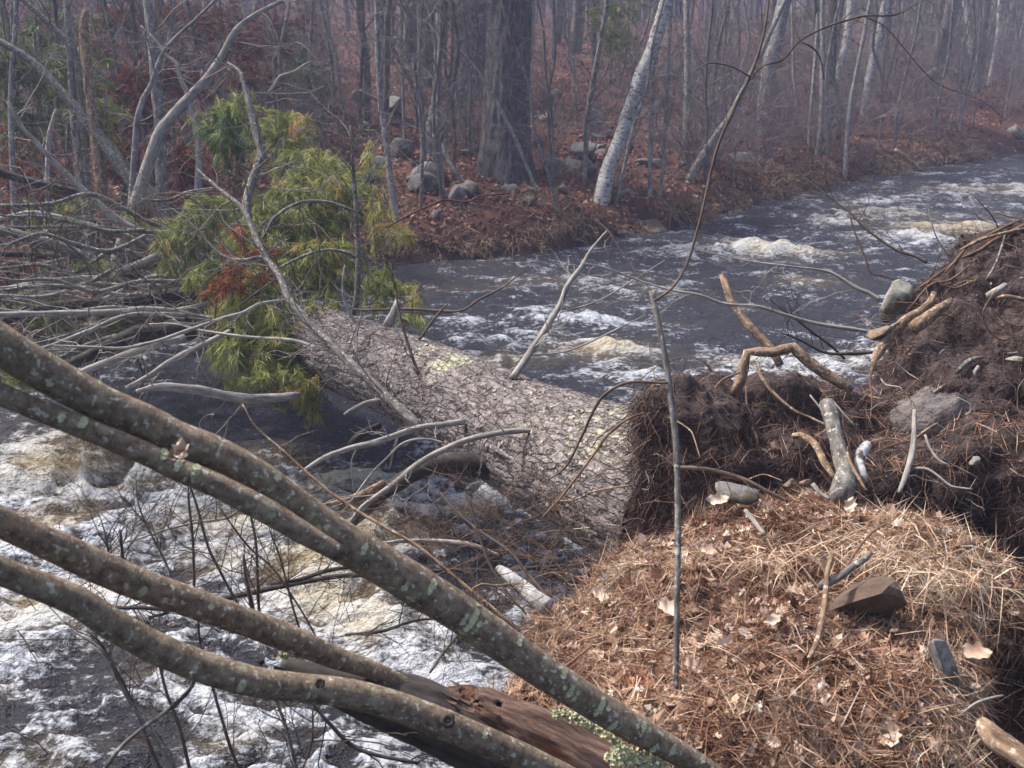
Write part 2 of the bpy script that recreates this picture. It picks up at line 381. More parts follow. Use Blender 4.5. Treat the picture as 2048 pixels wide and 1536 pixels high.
def mat_punk():
    m, t, b = nt('dark_punky_wood'); v = N_(t, "ShaderNodeTexCoord").outputs['Object']; n = nz(t, v, 35, 6, .7)
    c = ramp(t, [(.35, (.012, .006, .004)), (.5, (.06, .022, .012)), (.72, (.19, .085, .035))], n); t.links.new(c, b.inputs['Base Color']); b.inputs['Roughness'].default_value = .95; bump(t, b, n, 1, .012); return m
M['punk'] = mat_punk()
def mat_trunk():
    m, t, b = nt('fallen_pine_bark'); v = attr(t, 'bco').outputs['Vector']; h = attr(t, 'tone').outputs['Fac']; l = attr(t, 'lich').outputs['Fac']
    wn_ = N_(t, "ShaderNodeTexNoise"); wn_.inputs['Scale'].default_value = 24; wn_.inputs['Detail'].default_value = 3; t.links.new(v, wn_.inputs['Vector'])
    vm = N_(t, "ShaderNodeVectorMath", operation='MULTIPLY_ADD'); t.links.new(wn_.outputs['Color'], vm.inputs[0]); vm.inputs[1].default_value = (.045, .045, .06); t.links.new(v, vm.inputs[2])
    def cr(sc_, st, w0, w1):
        vo = N_(t, "ShaderNodeTexVoronoi", feature='DISTANCE_TO_EDGE'); vo.inputs['Scale'].default_value = sc_; t.links.new(mp(t, vm.outputs[0], (1, 1, st)), vo.inputs['Vector']); return mask(t, vo.outputs['Distance'], w0, w1)
    c1 = cr(30, .25, .02, .14); c2 = cr(58, .5, .02, .22); n = nz(t, v, 70, 5, .7); n2 = nz(t, v, 11, 3)
    vc = N_(t, "ShaderNodeTexVoronoi"); vc.inputs['Scale'].default_value = 30; t.links.new(mp(t, vm.outputs[0], (1, 1, .25)), vc.inputs['Vector']); cell = N_(t, "ShaderNodeSeparateColor"); t.links.new(vc.outputs['Color'], cell.inputs[0])
    hh = mth(t, 'ADD', mth(t, 'MULTIPLY', h, .35), mth(t, 'ADD', mth(t, 'MULTIPLY', mth(t, 'SUBTRACT', n, .5), .8), mth(t, 'MULTIPLY', cell.outputs[0], .22)))
    hh = mth(t, 'ADD', hh, mth(t, 'ADD', mth(t, 'MULTIPLY', c1, .26), mth(t, 'MULTIPLY', c2, .12)))
    c = ramp(t, [(.12, (.022, .016, .015)), (.34, (.095, .076, .070)), (.60, (.205, .175, .162)), (.90, (.37, .33, .305))], hh)
    c = mixc(t, mth(t, 'MULTIPLY', mask(t, n2, .5, .7), .4), c, (.17, .17, .165))
    lf = mask(t, mth(t, 'ADD', mth(t, 'MULTIPLY', l, .98), mth(t, 'MULTIPLY', mth(t, 'SUBTRACT', nz(t, v, 42, 5, .75), .5), 3.2)), .50, .75)
    c = mixc(t, mth(t, 'MULTIPLY', lf, mth(t, 'MULTIPLY', mth(t, 'ADD', c1, .3), .8), True), c, (.40, .39, .25))
    t.links.new(c, b.inputs['Base Color']); b.inputs['Roughness'].default_value = .88; b.inputs['Specular IOR Level'].default_value = .25
    bump(t, b, mth(t, 'ADD', mth(t, 'MULTIPLY', c1, 1.0), mth(t, 'ADD', mth(t, 'MULTIPLY', c2, .45), mth(t, 'MULTIPLY', n, .5))), .75, .010); return m
M['trunk'] = mat_trunk()
def mat_water():
    m, t, b = nt('stream_water'); foam = attr(t, 'tone').outputs['Fac']; am = N_(t, "ShaderNodeSeparateXYZ"); t.links.new(attr(t, 'bco').outputs['Vector'], am.inputs[0])
    tc = N_(t, "ShaderNodeTexCoord").outputs['Object']
    n = nz(t, mp(t, tc, (1, 1.5, 1)), 26, 5, .65); n2 = nz(t, tc, 70, 3, .6); n3 = nz(t, mp(t, tc, (1, 1.6, 1)), 6, 4, .6)
    n4 = nz(t, mp(t, tc, (.7, 1.6, 1)), 11, 4, .6); f = mth(t, 'ADD', foam, mth(t, 'ADD', mth(t, 'MULTIPLY', mth(t, 'SUBTRACT', n, .5), 1.9), mth(t, 'MULTIPLY', mth(t, 'SUBTRACT', n4, .5), 1.5))); fm = mask(t, f, .36, .92)
    c = mixc(t, am.outputs[0], (.034, .035, .043), (.25, .18, .085))
    fc = mixc(t, mth(t, 'MULTIPLY', am.outputs[0], .75), (.57, .59, .63), (.52, .43, .22))
    c = mixc(t, fm, c, fc); t.links.new(c, b.inputs['Base Color'])
    r = mth(t, 'ADD', mth(t, 'MULTIPLY', fm, .5), mth(t, 'ADD', .17, mth(t, 'MULTIPLY', am.outputs[0], .15))); t.links.new(r, b.inputs['Roughness']); b.inputs['IOR'].default_value = 1.33
    h = mth(t, 'ADD', mth(t, 'MULTIPLY', n3, 1.0), mth(t, 'ADD', mth(t, 'MULTIPLY', n, .35), mth(t, 'MULTIPLY', n2, .12)))
    bump(t, b, h, .9, .16); return m
M['water'] = mat_water()

# ------------------------------------------------------------------ stream outline, ground, water
far_edge = [(-12, 1), (-7.5, 5.2), (-5.4, 7.4), (-4.2, 9.0), (-3.0, 11.0), (-2.0, 12.8)] + [tuple(WZ(*q)[:2]) for q in
            [(900, 520), (1050, 505), (1150, 484), (1250, 472), (1400, 440), (1520, 402), (1680, 372), (1740, 352), (1850, 337), (2048, 303)]] + [(22, 33), (48, 52)]
near_edge = [(52, 44), (16, 20), (8, 12), (4, 7.5), (1.5, 5.6), (.5, 4.4), (.22, 3.3), (-.08, 2.4), (-.5, 1.4), (-2.5, -.6), (-12, -4)]
POLY = np.array(far_edge + near_edge); NF = len(far_edge)
def seg_d(p, A, B):
    ab = B - A; t = np.clip(((p - A) @ ab) / (ab @ ab), 0, 1); return np.linalg.norm(p - (A + t[:, None] * ab), axis=1)
def shore(p):
    "signed distance to the stream (land positive) and whether the far bank is nearer"
    p = np.asarray(p, float)[:, :2]; n = len(POLY); d = np.full(len(p), 1e9); df = d.copy(); inside = np.zeros(len(p), bool)
    for k in range(n):
        A, B = POLY[k], POLY[(k + 1) % n]; q = seg_d(p, A, B)
        if k < NF - 1: df = np.minimum(df, q)
        if k not in (NF - 1, n - 1): d = np.minimum(d, q)
        c = ((A[1] > p[:, 1]) != (B[1] > p[:, 1])); x = (B[0] - A[0]) * (p[:, 1] - A[1]) / (B[1] - A[1] + 1e-12) + A[0]; inside ^= c & (p[:, 0] < x)
    return np.where(inside, -d, d), df <= d + 1e-6
def height(p):
    p = np.asarray(p, float); q = np.c_[p[:, :2], np.zeros(len(p))]; sd, fb = shore(p)
    sdw = sd + .45 * fbm(q * .8, 3) * sstep(60, 5, np.hypot(p[:, 0], p[:, 1]))
    s = np.maximum(sdw, 0)
    hf = .36 * (1 - np.exp(-s / .28)) + .165 * np.minimum(s, 8.5) + .062 * np.maximum(s - 8.5, 0) + (.38 * fbm(q * .33, 4) + .10 * fbm(q * 1.7 + 5, 3)) * sstep(0, 3, s)
    hn = .55 * (1 - np.exp(-s / .3)) + .06 * np.minimum(s, 8) + .08 * fbm(q * 1.5, 3) * sstep(0, 1, s)
    hn = hn - 1.0 * np.exp(-(((p[:, 0] - 1.85) / .7) ** 2 + ((p[:, 1] - 2.5) / .75) ** 2)); h = np.where(fb, hf, hn); bed = -.35 * (1 - np.exp(np.minimum(sdw, 0) / .5))
    return np.where(sdw > 0, h, bed)
def polar(r0, r1, nr, a0, a1, na):
    r = r0 * (r1 / r0) ** np.linspace(0, 1, nr); a_ = np.radians(np.linspace(a0, a1, na)); rr, aa = np.meshgrid(r, a_, indexing='ij')
    P = np.c_[(rr * np.sin(aa)).ravel(), (rr * np.cos(aa)).ravel()]; i = np.arange(nr - 1)[:, None] * na; j = np.arange(na - 1)[None, :]
    return P, np.stack([i + j, i + na + j, i + na + j + 1, i + j + 1], -1).reshape(-1, 4)
P2, Q2 = polar(.5, 130, 260, -90, 70, 320)
mb = MB(); V = np.c_[P2, height(P2)]; mb.add(V, Q2[:, ::-1], None, np.maximum(sstep(.42, .05, V[:, 2] + .1 * fbm(V * 1.5, 2)), 1.0 * ~shore(V)[1])); ground = mb.build('ground', M['ground']); ground['kind'] = 'structure'  # tone: wet soil by the water; near bank humus with shade painted in
def gz(x, y): return float(height(np.array([[x, y]]))[0])
_ds = np.arange(4, 75, .06)
def hit(px, py):
    "where the view ray of a photo pixel meets the ground -> point, distance"
    P = np.array([W(px, py, d) for d in (4.0, 75.0)]); t = (_ds - 4) / 71; P = P[0] + (P[1] - P[0]) * t[:, None]
    below = np.nonzero(P[:, 2] < height(P))[0]; k = below[0] if len(below) else len(_ds) - 1
    return P[k], _ds[k]

# far water: foam patches and standing waves at their places (px, py, radius m, foam, amber, wave height)
FOAM = [(1450, 497, .55, .75, .3, .10), (1530, 500, .5, .7, .6, .12), (1610, 503, .5, .7, .5, .10), (1500, 487, .35, .5, .9, .12), (1360, 500, .5, .5, .2, .05), (1280, 492, .45, .2, .1, .03),
        (1180, 605, .35, .6, .1, .05), (1170, 640, .45, .9, 0, .08), (1240, 640, .35, .6, 0, .05), (1210, 695, .4, .9, .7, .12), (1260, 700, .3, .6, .4, .05), (1100, 690, .3, .4, .1, .05), (1030, 660, .4, .55, 0, .05),
        (1290, 740, .3, .8, .1, .05), (1040, 715, .3, .5, .4, .04), (1500, 725, .4, .9, .3, .08), (1600, 740, .4, .7, .2, .05), (1720, 718, .5, 1.0, .3, .10), (1780, 428, .8, .6, .3, .12), (1900, 458, .8, .75, .9, .14), (1850, 470, .7, .6, .2, .08), (1820, 485, .9, .6, 0, .05),
        (1980, 380, 1.2, .6, .3, .1), (1700, 440, .6, .5, .3, .1), (1680, 445, .5, .5, .2, .08), (1900, 400, 1.6, .35, 0, .05), (1770, 400, .9, .4, .1, .05), (1600, 560, .4, .4, .6, .06), (1080, 560, .45, .4, .3, .05), (900, 565, .45, .35, .4, .05), (1290, 560, .5, .4, .3, .05), (1380, 640, .3, .5, .2, .05),
        (1240, 575, .5, .35, .1, .04), (960, 640, .5, .25, 0, .03), (850, 650, .4, .35, 0, .02), (1340, 585, .35, .3, .4, .04), (1000, 540, .7, .15, .1, .02), (1120, 510, .6, .15, 0, .02),
        (180, 890, .35, .5, 1.0, .12), (130, 930, .35, .35, 1.0, .08), (60, 880, .3, .5, .3, .04), (60, 960, .35, .7, .1, .02), (250, 960, .4, .6, .5, .04), (90, 1000, .4, .6, .1, .02), (350, 940, .3, .6, .5, .04), (560, 900, .3, .5, 1.0, .08),
        (700, 960, .3, .7, .8, .04), (650, 990, .3, .6, .9, .03), (770, 1000, .2, .6, .3, .02), (430, 1050, .3, .7, .9, .06), (330, 1100, .3, .8, .2, .03), (450, 1110, .25, .6, .6, .03), (620, 1130, .25, .7, .9, .05), (680, 1190, .3, .8, .9, .05), (560, 1200, .25, .7, .3, .03), (780, 1240, .25, .6, .8, .04),
        (250, 1190, .3, .6, .3, .02), (90, 1150, .3, .8, .2, .03), (30, 1250, .3, .5, .6, .02), (150, 1270, .3, .7, .4, .02), (60, 1320, .2, .6, .1, .02), (850, 1310, .2, .6, .1, .03), (480, 1440, .16, 1.0, .1, .05), (440, 1480, .2, .7, .6, .03), (60, 1510, .3, .6, .4, .02), (300, 1350, .2, .4, .7, .02), (340, 1400, .15, .5, .3, .02), (520, 1400, .2, .3, .1, .02), (930, 1010, .2, .4, .9, .01), (880, 1010, .25, .3, .4, .01), (250, 760, .4, .35, 0, .02), (60, 850, .3, .2, 0, 0)]
CALM = [(180, 1390, .40, .22), (60, 1400, .4, .2), (330, 1480, .3, .25), (480, 1330, .15, .2), (700, 1430, .3, .2), (450, 820, .9, .6), (600, 850, .6, .7), (820, 560, 1.0, .25), (1400, 560, 1.2, .12), (1500, 640, .8, .2), (900, 1080, .35, .5), (850, 1260, .2, .2), (450, 1000, .2, .25), (550, 860, .5, .3), (1600, 620, 1., .12), (1900, 350, 1, -.1)]
PW, QW = polar(2.2, 60, 490, -60, 46, 470)
sdW, _ = shore(PW)
fl = np.array([-.8, -.6]); fn = np.array([.6, -.8])
uv = np.c_[PW @ fl * .5, PW @ fn, np.zeros(len(PW))]; ux = np.c_[PW[:, 0] * .55, PW[:, 1], np.zeros(len(PW))]
rW = np.hypot(PW[:, 0], PW[:, 1]); near = sstep(8.0, 5.6, PW[:, 1]) * sstep(1.2, -.6, PW[:, 0])
base = np.full(len(PW), .06) + .13 * near; amb = .70 * near * sstep(-.05, .35, fbm(ux * 1.3 + 9, 3)); wave = np.zeros(len(PW))
wx = np.c_[fbm(ux * 1.1, 3), fbm(ux * 1.1 + 40, 3), np.zeros(len(PW))] * .7
for px, py, r, f_, am_, hgt in FOAM:
    c = WZ(px, py, 0.03)[:2]; dd = PW - c; g = np.exp(-((dd[:, 0] / (1.5 * r)) ** 2 + (dd[:, 1] / (.75 * r)) ** 2) * 1.4)
    base = base + f_ * g * (.46 if py < 780 else .46); amb = np.maximum(amb, am_ * g * 1.15); wave += (.55 if py < 780 else .8) * hgt * np.exp(-((dd[:, 0] / (1.3 * r)) ** 2 + ((dd[:, 1] - .15 * r) / (.6 * r)) ** 2) * 1.4)
for px, py, r, f_ in CALM:
    c = WZ(px, py)[:2]; g = np.exp(-np.sum(((PW - c) / r) ** 2, 1)); base -= f_ * g; amb *= 1 - .8 * np.clip(g, 0, 1)
q = ux + wx * .35
n1 = fbm(q * 2.4, 4); n2_ = fbm(q * 6.5 + 7, 4); rid = 1 - np.abs(fbm((ux + wx * .5) * 3.1 + 21, 4)) * 4.5; rid2 = 1 - np.abs(fbm((ux + wx * .6) * 7.5 + 3, 3)) * 3.8
foam = base + .62 * n1 + .62 * n2_ + (.18 + .36 * near) * np.clip(rid, 0, 1) ** 1.5 + .20 * np.clip(rid2, 0, 1) * sstep(25, 5, rW)
foam = np.clip(foam, 0, 1.0)
z = wave * (.75 + 1.1 * n1 + .8 * n2_) + .05 * fbm(uv * 1.1, 3) + (.075 + .08 * near) * fbm(q * 1.7 + 3, 4) + (.022 + .03 * near) * np.clip(rid, -.5, 1) + .018 * n2_ + .014 * foam * sstep(.3, .6, foam)
z *= sstep(.3, -.8, sdW) * .85 + .15
mb = MB(); mb.add(np.c_[PW, z], QW[:, ::-1], None, foam, np.c_[np.clip(amb * (0.55 + 1.1 * np.clip(n1 + .3, 0, 1)), 0, 1), foam, z])
water = mb.build('stream_water', M['water']); water['kind'] = 'structure'

# ------------------------------------------------------------------ solids grown from overlapping lumps
def ico(sub=2):
    import bmesh
    bm = bmesh.new(); bmesh.ops.create_icosphere(bm, subdivisions=sub, radius=1); V = np.array([v.co[:] for v in bm.verts]); F = np.array([[v.index for v in f.verts] for f in bm.faces]); bm.free(); return V, F
IV2, IF2 = ico(2); IV3, IF3 = ico(3); IV4, IF4 = ico(4)
def lumps(balls, vox, smooth=3):
    "union of ellipsoids (centre, radii) -> one closed skin"
    mb = MB()
    for c, r in balls: mb.add(IV2 * np.array(r) + np.array(c), None, IF2)
    o = mb.build('lumps', M['soil']); md = o.modifiers.new('r', 'REMESH'); md.mode = 'VOXEL'; md.voxel_size = vox
    dg = bpy.context.evaluated_depsgraph_get(); me = bpy.data.meshes.new_from_object(o.evaluated_get(dg))
    V = np.zeros(len(me.vertices) * 3); me.vertices.foreach_get('co', V); V = V.reshape(-1, 3)
    Q = np.zeros(len(me.polygons) * 4, np.int32); me.polygons.foreach_get('vertices', Q); Q = Q.reshape(-1, 4)
    E = np.zeros(len(me.edges) * 2, np.int32); me.edges.foreach_get('vertices', E); E = E.reshape(-1, 2)
    bpy.data.objects.remove(o); bpy.data.meshes.remove(me)
    cnt = np.bincount(E.ravel(), minlength=len(V))[:, None]
    for _ in range(smooth):
        S = np.zeros_like(V)
        for k in range(3): S[:, k] = np.bincount(E[:, 0], V[E[:, 1], k], len(V)) + np.bincount(E[:, 1], V[E[:, 0], k], len(V))
        V = V * .4 + S / cnt * .6
    return V, Q
def normals(V, Q):
    n = np.cross(V[Q[:, 2]] - V[Q[:, 0]], V[Q[:, 3]] - V[Q[:, 1]]); out = np.zeros_like(V)
    for k in range(4):
        for a_ in range(3): out[:, a_] += np.bincount(Q[:, k], n[:, a_], len(V))
    return out / (np.linalg.norm(out, axis=1)[:, None] + 1e-12)
def scatter(V, Q, n, keep=None, rng=NR):
    ar = np.linalg.norm(np.cross(V[Q[:, 2]] - V[Q[:, 0]], V[Q[:, 3]] - V[Q[:, 1]]), axis=1)
    if keep is not None: ar = ar * keep
    f = rng.choice(len(Q), n, p=ar / ar.sum()); u = rng.random((n, 1)); v = rng.random((n, 1)); q = Q[f]
    return (V[q[:, 0]] * (1 - u) + V[q[:, 1]] * u) * (1 - v) + (V[q[:, 3]] * (1 - u) + V[q[:, 2]] * u) * v, f
def rock(name, mat, loc, size, seed, label=None, group=None, rot=0, sharp=.35, parent=None, tiltx=0.0, cuts=None):
    V = IV3.copy(); rg = np.random.default_rng(seed)
    for _ in range(cuts or 14):                                    # flat broken faces
        n = unit(rg.normal(size=3)); k = rg.uniform(.34, .62) if cuts else rg.uniform(.42, .78); d = V @ n; V = V - np.clip(d - k, 0, None)[:, None] * n * (1 if cuts else .96)
    V = V * 1.25 * (1 + .30 * sharp * fbm(V * 3 + seed, 4)[:, None]) * np.array(size)
    cx, sx = math.cos(tiltx), math.sin(tiltx); V = np.c_[V[:, 0] * cx - V[:, 2] * sx, V[:, 1], V[:, 0] * sx + V[:, 2] * cx]
    c, s = math.cos(rot), math.sin(rot); V = np.c_[V[:, 0] * c - V[:, 1] * s, V[:, 0] * s + V[:, 1] * c, V[:, 2]]
    mb = MB(); mb.add(V + np.array(loc), None, IF3); o = mb.build(name, mat, parent=parent, loc=None if parent else [float(x) for x in loc], smooth=not cuts)
    if label: tag(o, label, 'rock', group)
    return o

# needle mound on the near bank: (px, py, distance, radius)
MOUND = [(1150, 1300, 3.30, .15), (1190, 1370, 3.1, .2), (1130, 1410, 2.95, .17), (1260, 1250, 3.35, .20), (1310, 1180, 3.45, .17), (1340, 1250, 3.25, .24), (1260, 1350, 3.1, .26), (1230, 1480, 2.75, .25), (1390, 1150, 3.45, .17), (1460, 1120, 3.45, .18), (1480, 1220, 3.2, .26),
         (1400, 1340, 2.95, .3), (1370, 1480, 2.65, .28), (1560, 1105, 3.4, .17), (1650, 1090, 3.4, .15), (1600, 1150, 3.2, .25), (1740, 1110, 3.3, .16), (1830, 1130, 3.2, .15), (1560, 1290, 2.95, .3), (1530, 1450, 2.6, .3), (1660, 1400, 2.65, .3), (1700, 1520, 2.4, .3), (1620, 1240, 3.0, .2),
         (1820, 1150, 3.05, .17), (1900, 1160, 3.0, .15), (1960, 1210, 2.95, .12), (1995, 1260, 2.95, .09), (1860, 1190, 2.98, .17), (1780, 1340, 2.75, .25), (1840, 1300, 2.8, .16), (1800, 1420, 2.58, .18), (1780, 1500, 2.45, .2), (1500, 1570, 2.3, .3), (1300, 1590, 2.35, .25), (1090, 1490, 2.7, .16), (1520, 1080, 3.6, .15), (1640, 1060, 3.6, .13)]
balls = []
for px, py, d, r in MOUND:
    c = W(px, py, d + r * .9); balls.append((c, (r, r, r)))
    if px < 1780:
        for k in (1, 2, 3): balls.append((c + np.array([.03 * k, .04 * k, -.32 * k]), (r * 1.12,) * 3))
    elif px < 1900: balls.append((c + np.array([-.12, .02, -.25]), (r,) * 3)); balls.append((c + np.array([-.25, .02, -.55]), (r * 1.1,) * 3))
VM, QM = lumps(balls, .03, 5)
nm = normals(VM, QM); VM = VM + nm * (.05 * fbm(VM * 4.5, 3) + .028 * fbm(VM * 14 + 4, 3))[:, None]
mb = MB(); mb.add(VM, QM); mound = mb.build('needle_mound', M['moundsoil']); mound['kind'] = 'structure'
fn_ = np.cross(VM[QM[:, 2]] - VM[QM[:, 0]], VM[QM[:, 3]] - VM[QM[:, 1]]); fn_ /= np.linalg.norm(fn_, axis=1)[:, None] + 1e-12; fcn = VM[QM].mean(1)
to = CAM - fcn; to /= np.linalg.norm(to, axis=1)[:, None]; kp = sstep(-.35, .3, fn_[:, 2]) * (np.sum(fn_ * to, 1) > -.35)
# bare dark hollow round the stone
hol = np.array([W(1600, 1205, 3.02), W(1700, 1260, 2.95), W(1560, 1030, 3.5), W(1400, 1075, 3.5)])
bare = np.ones(len(fcn))
for k, (h_, rr) in enumerate(zip(hol, (.10, .10, .09, .09))): bare *= 1 - .85 * np.exp(-np.sum((fcn - h_) ** 2, 1) / rr ** 2)
kp = kp * bare
def litter(V, Q, FN, keep, nneedle, nleaf, name, Ln=(.05, .12), w=.0022, Lf=(.025, .068), lift=.02, lean=None, lt=0.0, nl2=0):
    p, f = scatter(V, Q, nneedle, keep); n = FN[f]; d = np.cross(n, NR.normal(size=(nneedle, 3))); d /= np.linalg.norm(d, axis=1)[:, None]
    cl = fbm(p * 3.2, 3); bias = np.array([-.35, -.5, -.8]) if lean is None else lean
    d = d + n * NR.normal(.10, .20, (nneedle, 1)) + bias * .45; d = d - n * np.clip(np.sum(d * n, 1), None, 0)[:, None]
    tone = np.clip(.48 + lt +   .8 * cl + NR.normal(0, .22, nneedle) + .25 * (NR.random(nneedle) > .93), 0, 1)
    mbn = MB(); ribbons(mbn, p + n * NR.uniform(0, lift, (nneedle, 1)), d, NR.uniform(*Ln, nneedle), NR.uniform(.6, 1.3, nneedle) * w, NR.normal(0, .16, (nneedle, 3)), tone)
    o = mbn.build(name, M['straw'], kind='stuff')
    p, f = scatter(V, Q, nleaf, keep); n = FN[f] + NR.normal(0, .45, (nleaf, 3)); n /= np.linalg.norm(n, axis=1)[:, None]
    mbl = MB(); leaves(mbl, p + FN[f] * NR.uniform(-.002, .022, (nleaf, 1)), n, NR.uniform(*Lf, nleaf), np.clip(.5 + .25 * NR.normal(size=nleaf) + .4 * fbm(p * 2.5 + 8, 2), 0, 1), 1.1)
    o2 = mbl.build('leaf_litter', M['leaf'], kind='stuff', smooth=False); return o, o2
litter(VM, QM, fn_, kp, 112000, 8000, 'needle_litter', Ln=(.05, .15), lt=.03, nl2=1)

# ------------------------------------------------------------------ the fallen pine
fp = thing('fallen_pine', 'huge fallen pine with scaly lichen-spotted trunk bridging the stream and its root plate torn up', 'fallen tree', W(1290, 960, 4.3))
TA = [W(1390, 1035, 4.05), W(1300, 990, 4.25), W(1115, 908, 4.85), W(920, 806, 5.6), W(760, 735, 6.35), W(640, 690, 6.95), W(540, 650, 7.8), W(440, 600, 8.9), W(340, 560, 10.2)]
TR = [.40, .345, .31, .268, .258, .26, .235, .19, .12]
P, Rr = resample(TA, TR, .014); P = wobble(P, .02, 1.2, 4.0)
sides = 160; n = len(P); T = np.gradient(P, axis=0); T /= np.linalg.norm(T, axis=1)[:, None]
N0 = np.cross(T, [0, 0, 1.0]); N0 /= np.linalg.norm(N0, axis=1)[:, None]; B0 = np.cross(N0, T)
th = np.arange(sides) / sides * 2 * math.pi; s = np.concatenate([[0], np.cumsum(np.linalg.norm(np.diff(P, axis=0), axis=1))])
bc = np.stack([np.cos(th)[None] * Rr[:, None], np.sin(th)[None] * Rr[:, None], np.repeat(s[:, None], sides, 1)], -1).reshape(-1, 3)
wq = bc + .016 * np.stack([noise(bc * 26), noise(bc * 26 + 9), noise(bc * 14 + 18)], -1) * 2
f1, f2, cid = worley(wq * np.array([40, 40, 19])); plate = sstep(.0, .22, f2 - f1)
g1, g2, cid2 = worley(wq * np.array([95, 95, 45])); pl2 = sstep(.0, .3, g2 - g1)
furrow = 1 - np.abs(fbm(bc * np.array([17, 17, 3.0]) + .5 * noise(bc * 6)[:, None], 3)) * 5; furrow = np.clip(furrow, -1, 1)
hgt = plate * (.001 + .004 * cid) - .009 * np.clip(furrow, 0, 1) + .012 * fbm(bc * 5, 3) + .003 * fbm(bc * 30, 2)
rad = Rr.repeat(sides) + hgt
V = P.repeat(sides, 0) + rad[:, None] * (np.tile(np.cos(th), n)[:, None] * N0.repeat(sides, 0) + np.tile(np.sin(th), n)[:, None] * B0.repeat(sides, 0))
tone = np.clip(.16 + .30 * plate + .30 * (cid - .5) * plate + .16 * pl2 * plate - .45 * np.clip(furrow, 0, 1) + .2 * fbm(bc * 60, 2), 0, 1)
lich = np.zeros(len(V))
for px, py, d, r, a_ in [(860, 722, 5.75, .10, .8), (905, 745, 5.5, .12, .95), (935, 735, 5.45, .08, .6), (1060, 830, 4.9, .14, .4), (1110, 860, 4.65, .16, .55), (1130, 905, 4.5, .12, .45), (1180, 870, 4.4, .2, .5), (1215, 915, 4.2, .13, .75), (1235, 955, 4.1, .10, .5), (1250, 840, 4.3, .14, .55), (1275, 900, 4.1, .14, .65), (665, 750, 6.8, .09, .9), (730, 690, 6.6, .10, .5), (800, 740, 6.1, .10, .3), (1150, 830, 4.65, .15, .45)]:
    lich = np.maximum(lich, 1.15 * a_ * np.exp(-np.sum((V - W(px, py, d)) ** 2, 1) / (1.25 * r) ** 2))
V[:sides * 3] = P[0] + (V[:sides * 3] - P[0]) * .2
i = np.arange(n - 1)[:, None] * sides; j = np.arange(sides)[None, :]; j2 = (j + 1) % sides
mb = MB(); mb.add(V, np.stack([i + j, i + sides + j, i + sides + j2, i + j2], -1).reshape(-1, 4), None, tone, bc)
to = mb.build('trunk', M['trunk'], fp); at = to.data.attributes.new('lich', 'FLOAT', 'POINT'); at.data.foreach_set('value', lich.astype(np.float32))
# loose bark flakes standing off the trunk
mb = MB(); cam_side = np.sum((CAM - V) * (V - P.repeat(sides, 0)), 1) > -.2
cand = np.nonzero((plate > .7) & cam_side & (NR.random(len(V)) > .5))[0]; ci = NR.choice(cand, 2200, replace=False)
nrm = unit(np.array([0, 0, 1.])); nn = V[ci] - P.repeat(sides, 0)[ci]; nn /= np.linalg.norm(nn, axis=1)[:, None]
leaves(mb, V[ci] + nn * .002, nn + NR.normal(0, .13, nn.shape), NR.uniform(.012, .032, len(ci)), np.clip(.6 + .25 * NR.normal(size=len(ci)), .2, 1), .35, simple=True)
mb.build('bark_flakes', mat_tone('bark_flake', [(0, (.05, .035, .03)), (.5, (.19, .15, .135)), (1, (.40, .34, .31))], .85), fp, smooth=False, kind='stuff')

def limb(name, mat, pts, d0, d1, sides=8, parent=fp, tw=None, rough=.06, label=None, wob=.3):
    mb = MB(); P, Rr = branch(mb, pts, d0, d1, sides, rough, wob=wob)
    if tw: sprout(mb, P, Rr, *tw)
    return mb.build(name, mat, parent, label=label), P, Rr
# stubs and broken branches on the trunk
limb('broken_branch', M['pale'], [(1025, 757, 15), (1060, 705, 14), (1095, 650, 13), (1120, 610, 12), (1136, 570, 11), (1165, 530, 9), (1182, 500, 6), (1215, 460, 3.5)], 5.05, 5.3, 8, tw=(4, .35, .006, 1), label='bleached bare branch standing up from the trunk over the water')
limb('twig', M['pale'], [(1120, 625, 4), (1200, 600, 3.5), (1290, 545, 2.5), (1330, 520, 1.5)], 5.2, 5.1, 4)
limb('twig', M['pale'], [(1060, 712, 4), (1140, 700, 4), (1230, 660, 3), (1290, 630, 2)], 5.1, 5.0, 4)
limb('branch', M['pale'], [(928, 843, 13), (880, 850, 13), (838, 856, 13), (753, 884, 14), (700, 897, 12), (650, 915, 10), (600, 945, 6)], 5.0, 4.6, 8, tw=(5, .25, .004, 1))
limb('branch', M['pale'], [(1072, 861, 9), (1030, 862, 13), (975, 870, 13), (906, 891, 14), (841, 924, 13), (787, 968, 12), (725, 1013, 8), (700, 1045, 5)], 4.55, 4.3, 8, tw=(7, .25, .004, 1))
limb('twig', M['pale'], [(886, 886, 6), (848, 878, 6), (807, 886, 6), (775, 915, 5), (742, 948, 4), (700, 1005, 3)], 4.6, 4.4, 5, tw=(3, .2, .003, 1))
limb('snapped_stub', M['pale'], [(772, 655, 19), (787, 628, 18), (797, 601, 13)], 6.3, 6.3, 8)
limb('twig', M['pale'], [(795, 622, 7), (850, 624, 6), (903, 625, 5)], 6.3, 6.2, 5)
limb('branch', M['pale'], [(755, 693, 9), (722, 661, 8), (694, 613, 7), (686, 568, 6), (690, 530, 3)], 6.5, 6.4, 6)
limb('branch', M['twig'], [(900, 808, 8), (845, 763, 8), (831, 732, 7), (811, 671, 6), (797, 620, 5), (790, 560, 3)], 5.5, 5.6, 6, tw=(6, .3, .004, 1))
limb('branch', M['twig'], [(700, 612, 4), (718, 620, 6), (821, 618, 6), (917, 622, 5), (958, 599, 5), (1009, 572, 4), (1046, 541, 2)], 6.4, 6.0, 5, tw=(7, .3, .003, 1))
limb('twig', M['twig'], [(838, 680, 6), (872, 633, 5), (906, 597, 2.5)], 5.9, 5.9, 5)
